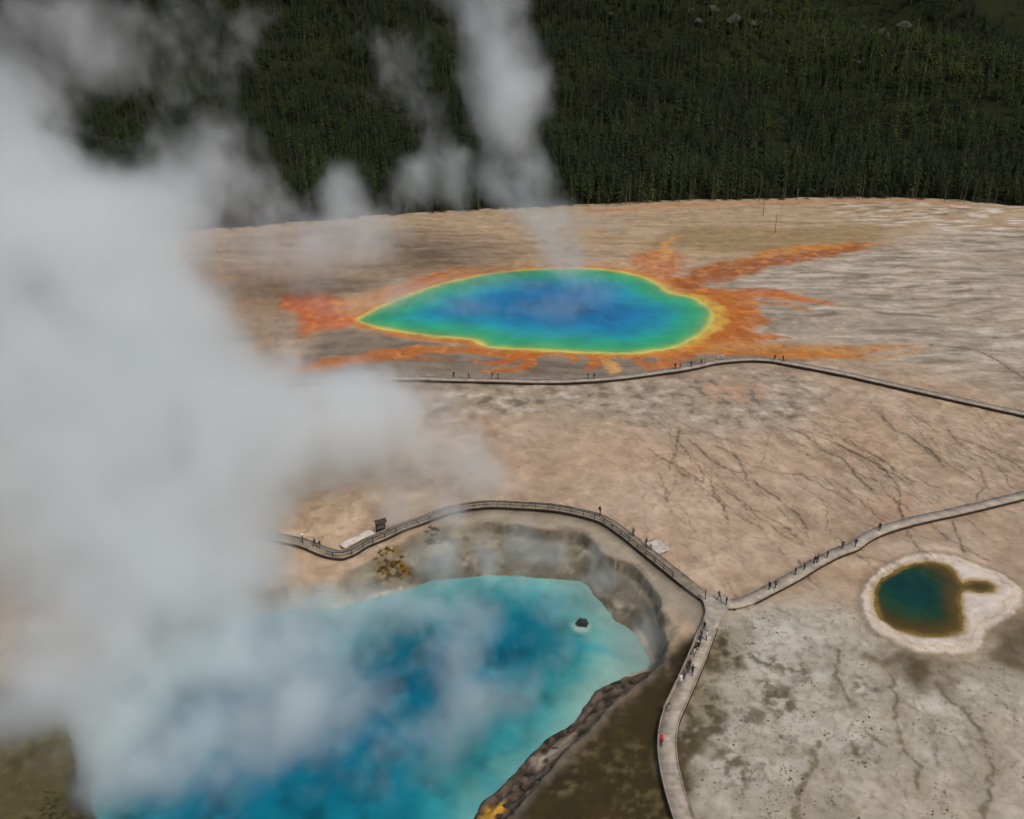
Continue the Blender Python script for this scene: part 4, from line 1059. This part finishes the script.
m_rg = simple_mat('lichen rock', (64, 62, 57), .9, .3, .15, bump=.5, rnd=.25)
x, y = g(582, 624, WZ)
me = rock_mesh(3, 4, .75, .7); me.materials.append(m_rk); o = link('rock', me, None, (x, y, WZ + .25)); o.scale = (.95, .8, .9); tag(o, 'dark jagged rock poking out of the turquoise lake', 'rock')
def block_mesh(seed, n=16, flat=.75):
    q = random.Random(seed); bm = bmesh.new()
    for k in range(n):
        v = Vector((q.gauss(0, 1), q.gauss(0, 1), q.gauss(0, 1))).normalized() * q.uniform(.75, 1.1); bm.verts.new((v.x * q.uniform(.8, 1.2), v.y, v.z * flat))
    r = bmesh.ops.convex_hull(bm, input=bm.verts); bmesh.ops.delete(bm, geom=[v for v in bm.verts if not v.link_faces], context='VERTS')
    bmesh.ops.bevel(bm, geom=list(bm.edges), offset=.05, segments=1, affect='EDGES')
    me = bpy.data.meshes.new('rock'); bm.to_mesh(me); bm.free(); return me
RM = [block_mesh(s) for s in (4, 5, 6, 7)]
for m_ in RM: m_.materials.append(m_rb)
BANK = [(580,711,1.3),(572,718,.9),(556,738,.8),(535,765,.7),(524,777,.9),(508,797,.8),(500,809,1.0),(614,688,.6),(546,752,.6)]
for j, (u, v, r) in enumerate(BANK):
    x, y = g(u, v, -1.0); o = link('rock', RM[j % 4], None, (x, y, gz(x, y) + .1 * r)); r *= .6; o.scale = (r * (1 + .2 * (j % 3)), r * .9, r * (.8 + .2 * (j % 2))); o.rotation_euler = (0, 0, j * 1.3)
    tag(o, 'brown boulder on the broken bank between the turquoise lake and olive slope', 'rock', 'boulders along the rocky bank')
for j, (u, v, r) in enumerate([(97,741,.9),(92,752,.7),(86,765,1.0),(80,776,.8),(84,790,.7)]):
    x, y = g(u, v, -1.5); o = link('rock', RM[(j + 1) % 4], None, (x, y, gz(x, y) + .1)); o.scale = (r, r * .8, r * .8); o.rotation_euler = (0, 0, j * 2.1)
    o.material_slots[0].link = 'OBJECT'; o.material_slots[0].material = m_rk
    tag(o, 'dark rock on the shore under the steam at the lake\'s left end', 'rock', 'dark rocks on the left shore')
OUT = [(676,44,5.0,640),(608,112,3.5,560),(720,128,3,545),(612,14,6,720),(735,16,10,760),(712,8,8,770),(700,20,7,750),(752,22,6,750),(668,8,7,770),(905,24,10,735),(918,28,8,730),(884,30,7,735),(862,26,5,735),(885,33,6,725),(895,36,6,725),(858,62,4,690),(884,38,5,660),(690,10,6,770),(766,12,8,770)]
for m_ in (RG := [block_mesh(s, 18, .8) for s in (14, 15, 16)]): m_.materials.append(m_rg)
for j, (u, v, r, Y_) in enumerate(OUT):
    d = ray(u, v); lo = 380.0
    for _ in range(900):                                  # walk the sight line to the hillside
        p = (d[0] / d[1] * lo, lo, H + d[2] / d[1] * lo)
        if p[2] < float(hill_z(np.float64(p[0]), np.float64(p[1]))) + r * .5: break
        lo += 1.0
    o = link('rock_outcrop', RG[j % 3], None, (p[0], p[1], float(hill_z(np.float64(p[0]), np.float64(p[1]))) + r * .25)); o.scale = (r * .8, r * .6, r * .6); o.rotation_euler = (0, 0, j * 1.7)
    if j == 0: tag(o, 'pale rounded boulder standing alone among the trees of the hillside', 'rock')
    else: tag(o, 'grey rock outcrop showing between the trees high on the hillside', 'rock', 'rock outcrops on the hillside')

# ------------------------------------------------------------------ small dry tufts and stones on the pale flat
q = np.random.default_rng(8); Vs = []; Fs = []; base = 0
cand = []
while len(cand) < 5200:
    u = q.uniform(690, 1080); v = q.uniform(612, 840); x, y = g(u, v)
    cand.append((x, y))
cand = np.array(cand); cx_, cy_ = cand[:, 0].astype(np.float32), cand[:, 1].astype(np.float32)
keep = (fbm(cx_, cy_, 7, 3, 171) + .45 * np.exp(-((cx_ - g(735, 690)[0]) / 14) ** 2) + .3 * fbm(cx_, cy_, 2.5, 2, 172) + q.normal(0, .1, len(cand)) > .3) & (sdf(cx_, cy_, OPR, 30) > 1.0)
dl = np.minimum(seg_dist(cx_, cy_, LOWL), seg_dist(cx_, cy_, RIGHTL)); keep &= dl > 1.8
px8 = CX + F * cx_ / (cy_ * cth + H * sth); keep &= cx_ > np.interp(cy_, LOWL[::-1, 1], LOWL[::-1, 0]) + 1
for x, y in cand[keep]:
    r = q.uniform(.04, .13) * (1.8 if q.random() < .08 else 1); n = 6; zb = gz(x, y)
    for k in range(n):
        a_ = q.uniform(0, 6.28); l = r * q.uniform(.5, 1.2); hgt = r * q.uniform(.5, 1.4); w = r * .5
        Vs += [(x - math.sin(a_) * w, y + math.cos(a_) * w, zb - .02), (x + math.sin(a_) * w, y - math.cos(a_) * w, zb - .02), (x + math.cos(a_) * l, y + math.sin(a_) * l, zb + hgt)]
        Fs.append((base, base + 1, base + 2)); base += 3
m_tuft = simple_mat('dry tuft', (98, 88, 64), .95, .3, 1.0)
tag(link('grass', mesh_np('grass', np.array(Vs), np.array(Fs), [m_tuft])), 'tiny dark dry tufts dotted over the pale flat beside the boardwalk', kind='stuff')
# golden scrub on the crater rim under the bend
def scrub(u, v, n, spread, r, c, label, cat='shrub'):
    o = tag(empty('shrub', (*g(u, v, -1), 0)), label, cat); x0, y0, _ = o.location; V = []; Fs = []; q = np.random.default_rng(int(u))
    zb = gz(x0, y0); o.location.z = zb
    for k in range(n):
        dx, dy = q.normal(0, spread, 2); z0 = gz(x0 + dx, y0 + dy) - zb
        for b_ in range(10):
            a_ = q.uniform(0, 6.28); e = q.uniform(.2, 1.3); l = r * q.uniform(.5, 1.1); w = .12
            i = len(V); V += [(dx - math.sin(a_) * w, dy + math.cos(a_) * w, z0), (dx + math.sin(a_) * w, dy - math.cos(a_) * w, z0), (dx + math.cos(a_) * math.cos(e) * l, dy + math.sin(a_) * math.cos(e) * l, z0 + math.sin(e) * l)]
            Fs.append((i, i + 1, i + 2))
    link('foliage', mesh_np('foliage', np.array(V), np.array(Fs), [simple_mat('golden scrub', c, .9, .35, .8)]), o)
    mb = MB()
    for k in range(5):
        a_ = k * 1.26; mb.bar((0, 0, -.1), (math.cos(a_) * spread * .6, math.sin(a_) * spread * .6, .35), .05, 5, .02)
    link('stem', mb.mesh('stem', [m_bark]), o)
scrub(391, 562, 60, 1.3, .8, (116, 90, 30), 'golden brown scrub on the crater edge below the kiosk bend')
scrub(433, 536, 24, .9, .6, (84, 74, 46), 'dark low scrub on the far crater rim under drifting steam')
scrub(60, 812, 46, 1.6, .8, (84, 82, 46), 'olive scrub on the bank in the lower left corner')

# ------------------------------------------------------------------ steam
def steam_mat(name, dens, col=(.96, .97, .98, 1), ani=.2):
    m = bpy.data.materials.new(name); m.use_nodes = True; t_ = m.node_tree; t_.nodes.clear()
    o = t_.nodes.new('ShaderNodeOutputMaterial'); p = t_.nodes.new('ShaderNodeVolumePrincipled'); t_.links.new(p.outputs[0], o.inputs['Volume'])
    p.inputs['Density'].default_value = dens; p.inputs['Color'].default_value = col; p.inputs['Anisotropy'].default_value = ani
    return m
def steam(name, label, puffs, bmin, bmax, vox, mat, nscale, warp, erode, seed=0.0):
    ng = bpy.data.node_groups.new('steam field', 'GeometryNodeTree'); ng.interface.new_socket('Geometry', in_out='OUTPUT', socket_type='NodeSocketGeometry')
    N = ng.nodes; L = ng.links
    out = N.new('NodeGroupOutput'); vc = N.new('GeometryNodeVolumeCube'); pos = N.new('GeometryNodeInputPosition'); sm = N.new('GeometryNodeSetMaterial')
    L.new(vc.outputs[0], sm.inputs[0]); L.new(sm.outputs[0], out.inputs[0]); sm.inputs['Material'].default_value = mat
    vc.inputs['Min'].default_value = bmin; vc.inputs['Max'].default_value = bmax
    for i, a_ in enumerate('XYZ'): vc.inputs['Resolution ' + a_].default_value = int((bmax[i] - bmin[i]) / vox)
    def vm(op, a_, b_=None, c_=None):
        n = N.new('ShaderNodeVectorMath'); n.operation = op
        for k, q_ in enumerate((a_, b_, c_)):
            if q_ is None: continue
            if hasattr(q_, 'is_output'): L.new(q_, n.inputs[k])
            else: n.inputs[k].default_value = q_
        return n.outputs['Value'] if op == 'DOT_PRODUCT' else n.outputs[0]
    def ma(op, a_, b_=None, c_=None):
        n = N.new('ShaderNodeMath'); n.operation = op
        for k, q_ in enumerate((a_, b_, c_)):
            if q_ is None: continue
            if hasattr(q_, 'is_output'): L.new(q_, n.inputs[k])
            else: n.inputs[k].default_value = q_
        return n.outputs[0]
    def noise(vec, scale, det, rough=.5):
        n = N.new('ShaderNodeTexNoise'); n.inputs['Scale'].default_value = scale; n.inputs['Detail'].default_value = det; n.inputs['Roughness'].default_value = rough
        L.new(vec, n.inputs['Vector']); return n
    sh = vm('ADD', pos.outputs[0], (seed, seed * .7, seed * .3))
    sh = vm('MULTIPLY', sh, (1, 1, .75))
    w1 = noise(sh, nscale * .55, 3); d1 = vm('SUBTRACT', w1.outputs['Color'], (.5, .5, .5)); d1 = vm('MULTIPLY', d1, (warp, warp, warp))
    P = vm('ADD', pos.outputs[0], d1)
    sh2 = vm('ADD', sh, vm('MULTIPLY', d1, (.6, .6, .6)))
    n1_ = noise(sh2, nscale, 6, .58).outputs[0]
    nb_ = noise(sh2, nscale * 1.7, 4, .5).outputs[0]                       # rounded billows cut by creases
    bil = ma('MULTIPLY_ADD', ma('ABSOLUTE', ma('MULTIPLY_ADD', nb_, 2.0, -1.0)), 1.1, .26)
    n1_ = ma('ADD', ma('MULTIPLY', n1_, .68), ma('MULTIPLY', bil, .32))
    nl_ = noise(sh, nscale * .42, 2).outputs[0]; mod = ma('MAXIMUM', ma('MULTIPLY_ADD', nl_, 2.6, -.3), .3)
    acc = None
    for c_, r_, w_ in puffs:
        d = vm('MULTIPLY', vm('SUBTRACT', P, c_), [1 / x_ for x_ in r_])
        e = ma('EXPONENT', ma('MULTIPLY', vm('DOT_PRODUCT', d, d), -1.0))
        acc = ma('MULTIPLY_ADD', e, w_, acc if acc is not None else 0.0)
    # noise bites into thin parts most, dense cores stay closed
    acc = ma('MULTIPLY', acc, mod)
    er = ma('MULTIPLY', ma('SUBTRACT', .60, n1_), erode)
    f = ma('SUBTRACT', acc, er); f = ma('SUBTRACT', f, .06); f = ma('MAXIMUM', f, 0.0)
    lim = ma('MULTIPLY', acc, 3.0); f = ma('MINIMUM', f, lim)
    L.new(f, vc.inputs['Density'])
    v = bpy.data.volumes.new(name); o = bpy.data.objects.new(name, v); COL.objects.link(o); v.materials.append(mat)
    md = o.modifiers.new('field', 'NODES'); md.node_group = ng
    tag(o, label, kind='stuff')
    return o

def puff(u, v, Y_, rx, ry, rd, w):
    p = atY(u, v, Y_); k = math.hypot(Y_, H - p[2]) / F
    return (p, (rx * k, rd, ry * k), w)
A = [(60,470,128,130,110,16,1.4),(140,410,140,100,100,18,1.52),(90,300,150,92,92,18,1.28),(20,260,152,74,90,14,1.1),(197,460,138,62,70,14,1.34),(152,520,124,87,70,12,1.34),(240,395,150,56,40,14,1.0),(300,425,150,62,34,12,1.05),(350,410,152,50,24,10,0.85),(165,330,155,46,50,12,0.73),(130,220,165,64,40,12,0.76),(15,170,160,46,60,12,0.92),(190,215,168,26,44,10,0.49),(185,180,160,34,30,10,0.55),(10,95,170,40,40,10,0.67),(60,200,165,60,40,12,0.61),(150,20,176,80,30,12,0.45),(235,40,176,38,36,10,0.4),(60,30,174,60,32,12,0.38),(225,135,172,34,30,10,0.44),(180,80,174,44,22,9,0.31),(240,185,172,26,30,9,0.39),(115,75,174,44,30,9,0.34),(140,125,172,40,22,9,0.32),(182,600,110,72,50,10,0.98),(100,570,112,80,56,10,0.76),(30,620,102,80,56,8,0.44),(250,590,112,52,36,7,0.5),(110,650,97,50,46,6,0.99),(40,720,88,70,50,6,0.61),(75,690,92,56,46,6,0.78),(400,440,150,66,32,10,0.95),(455,455,152,44,30,9,0.95),(380,400,158,36,24,9,0.75),(412,392,160,30,16,8,0.75),(490,475,146,30,20,6,0.8),(420,500,142,36,16,6,0.8),(325,488,140,30,14,6,0.7),(300,465,142,40,16,6,0.3),(430,560,121,18,24,4,1.05),(455,515,136,18,20,4,1.0),(400,520,136,20,18,4,0.95),(520,535,130,20,24,4,0.9),(548,560,122,24,20,4,0.85),(598,556,121,14,30,4,0.6),(630,640,106,22,34,4,0.7),(250,555,124,36,26,5,0.35),(480,560,121,16,20,4,0.85)]
m_st = steam_mat('steam vapour', .145, (.948, .975, .976, 1))
steam('steam', 'thick pale steam rolling up and leftwards off the turquoise crater lake', [puff(*p) for p in A], (-135, 62, -4.2), (45, 205, 104), .8, m_st, .125, 14.0, 1.6, 3.0)
Lk = [(330,640,104,52,30,5,0.66),(270,640,104,50,36,5,0.62),(230,660,100,50,36,5,0.64),(300,700,96,50,30,6,0.81),(270,740,90,56,30,6,0.91),(200,650,101,50,40,5,0.62),(150,690,96,46,40,5,0.57),(130,740,90,40,36,6,0.84),(170,780,86,46,26,6,0.81),(240,800,83,60,24,6,0.91),(320,770,87,46,26,6,0.84),(300,812,82,40,20,6,0.81),(380,690,98,36,26,4,0.54),(440,660,102,36,24,4,0.54),(455,610,110,44,18,4,0.53),(400,610,110,40,20,4,0.55),(480,640,105,36,22,4,0.43),(520,610,111,46,18,4,0.45),(575,600,113,34,16,4,0.38),(450,740,91,44,26,6,0.84),(400,740,91,30,22,6,0.72),(470,790,85,40,22,6,0.87),(510,700,97,36,24,6,0.58),(430,800,84,30,18,6,0.81),(360,800,84,30,18,6,0.65),(560,650,104,40,24,4,0.32),(340,600,112,40,18,4,0.53),(300,610,110,36,18,4,0.49),(600,580,117,30,14,3,0.36),(640,650,104,20,20,3,0.37),(545,590,114,30,14,3,0.38),(500,585,116,30,14,3,0.43),(350,720,94,26,20,6,0.48),(210,720,92,30,30,6,0.65),(460,700,96,24,20,6,0.55),(100,790,84,40,30,6,0.67),(60,760,88,40,30,6,0.56),(90,740,90,36,26,6,0.56),(190,745,89,40,24,6,0.56),(150,800,82,60,30,6,0.8),(90,815,81,50,30,6,0.7),(430,805,82,36,22,5,0.75),(260,812,81,50,24,6,0.6),(30,772,86,70,38,7,1.3),(10,735,90,60,34,7,1.2),(70,800,83,40,28,6,1.1)]
steam('steam', 'low torn wisps of steam creeping over the turquoise lake surface', [puff(*p) for p in Lk], (-75, 60, -4.2), (30, 135, 22), .6, steam_mat('lake vapour', .28, (.94, .985, .985, 1)), .19, 7.0, 1.35, 11.0)
Bc = [(575,265,272,32,12,9,.55),(560,245,276,26,18,8,.58),(545,220,278,26,20,8,.62),(525,200,280,34,22,8,.6),(500,180,282,22,20,8,.55),(535,170,282,16,22,8,.45),(508,140,284,24,24,8,.6),(505,105,286,36,28,9,.68),(528,85,287,26,24,8,.62),(490,70,288,28,24,8,.58),(505,45,288,30,20,9,.55),(490,15,290,32,24,9,.58),(470,-20,290,40,24,9,.5),(480,-60,290,50,30,9,.5),
      (605,222,280,36,10,8,.42),(590,300,246,44,14,6,.32),(540,312,244,50,14,6,.30),(470,308,246,46,14,6,.30),(430,300,250,46,12,6,.30),(640,285,250,46,10,6,.3),(540,280,258,60,10,6,.42),(470,283,256,46,10,6,.34)]
steam('steam', 'tall thin column of steam rising from the middle of the rainbow spring', [puff(*p) for p in Bc], (-60, 215, 0), (75, 325, 106), .8, steam_mat('spring vapour', .12, (.935, .972, .985, 1)), .17, 9.0, 1.0, 41.0)
Cc = [(300,270,262,46,36,9,.52),(330,245,266,40,34,9,.66),(350,215,268,30,28,8,.72),(340,185,270,20,20,7,.62),(414,195,280,20,22,7,.66),(418,172,282,15,14,6,.6),(452,195,284,18,26,7,.52),(455,160,285,18,22,6,.44),(395,40,290,46,30,9,.33),(300,315,246,60,16,8,.36),(240,255,262,50,40,9,.34),(215,185,268,40,40,9,.5),(375,300,250,40,14,6,.6),(420,290,256,40,12,6,.45),(430,135,290,24,30,8,.28),(400,95,290,40,30,9,.26),(272,205,270,26,34,8,.40),(385,235,270,36,20,8,.44)]
steam('steam', 'loose wisps of steam drifting behind the left tip of the rainbow spring', [puff(*p) for p in Cc], (-125, 215, 0), (0, 325, 104), .85, steam_mat('wisp vapour', .12, (.935, .972, .985, 1)), .17, 10.0, 1.0, 77.0)
print('steam', round(time.time() - T0, 1))

# ------------------------------------------------------------------ light
EL, AZ = math.radians(55), math.radians(142)              # soft overcast; brightest towards the upper left behind the camera
w = bpy.data.worlds.new('World'); sc.world = w; w.use_nodes = True; nt = w.node_tree
sky = nt.nodes.new('ShaderNodeTexSky'); sky.sky_type = 'NISHITA'; sky.sun_disc = False; sky.sun_elevation = EL; sky.sun_rotation = AZ; sky.dust_density = 4.0; sky.air_density = 1.0; sky.ozone_density = .6
hs = nt.nodes.new('ShaderNodeHueSaturation'); hs.inputs['Saturation'].default_value = .92        # cloud greys the blue of the sky
nt.links.new(sky.outputs[0], hs.inputs['Color']); nt.links.new(hs.outputs[0], nt.nodes['Background'].inputs[0]); nt.nodes['Background'].inputs[1].default_value = .135
sun = bpy.data.lights.new('sun', 'SUN'); sun.energy = 1.25; sun.angle = math.radians(16); sun.color = (1, .95, .87)
so = bpy.data.objects.new('sun', sun); COL.objects.link(so)
sd = Vector((math.sin(AZ) * math.cos(EL), math.cos(AZ) * math.cos(EL), math.sin(EL)))
so.rotation_euler = (-sd).to_track_quat('-Z', 'Y').to_euler()
sc.view_settings.view_transform = 'Standard'; sc.view_settings.look = 'None'; sc.view_settings.gamma = 1; sc.view_settings.use_curve_mapping = False
sc.view_settings.exposure = -0.12
cy = sc.cycles
cy.max_bounces = 14; cy.diffuse_bounces = 2; cy.glossy_bounces = 2; cy.transmission_bounces = 2; cy.transparent_max_bounces = 8; cy.volume_bounces = 7
cy.volume_step_rate = 1.6; cy.volume_max_steps = 512; cy.use_denoising = True; cy.denoising_input_passes = 'RGB_ALBEDO'; cy.use_adaptive_sampling = True; cy.adaptive_threshold = .02
cy.caustics_reflective = False; cy.caustics_refractive = False
print('done', round(time.time() - T0, 1))
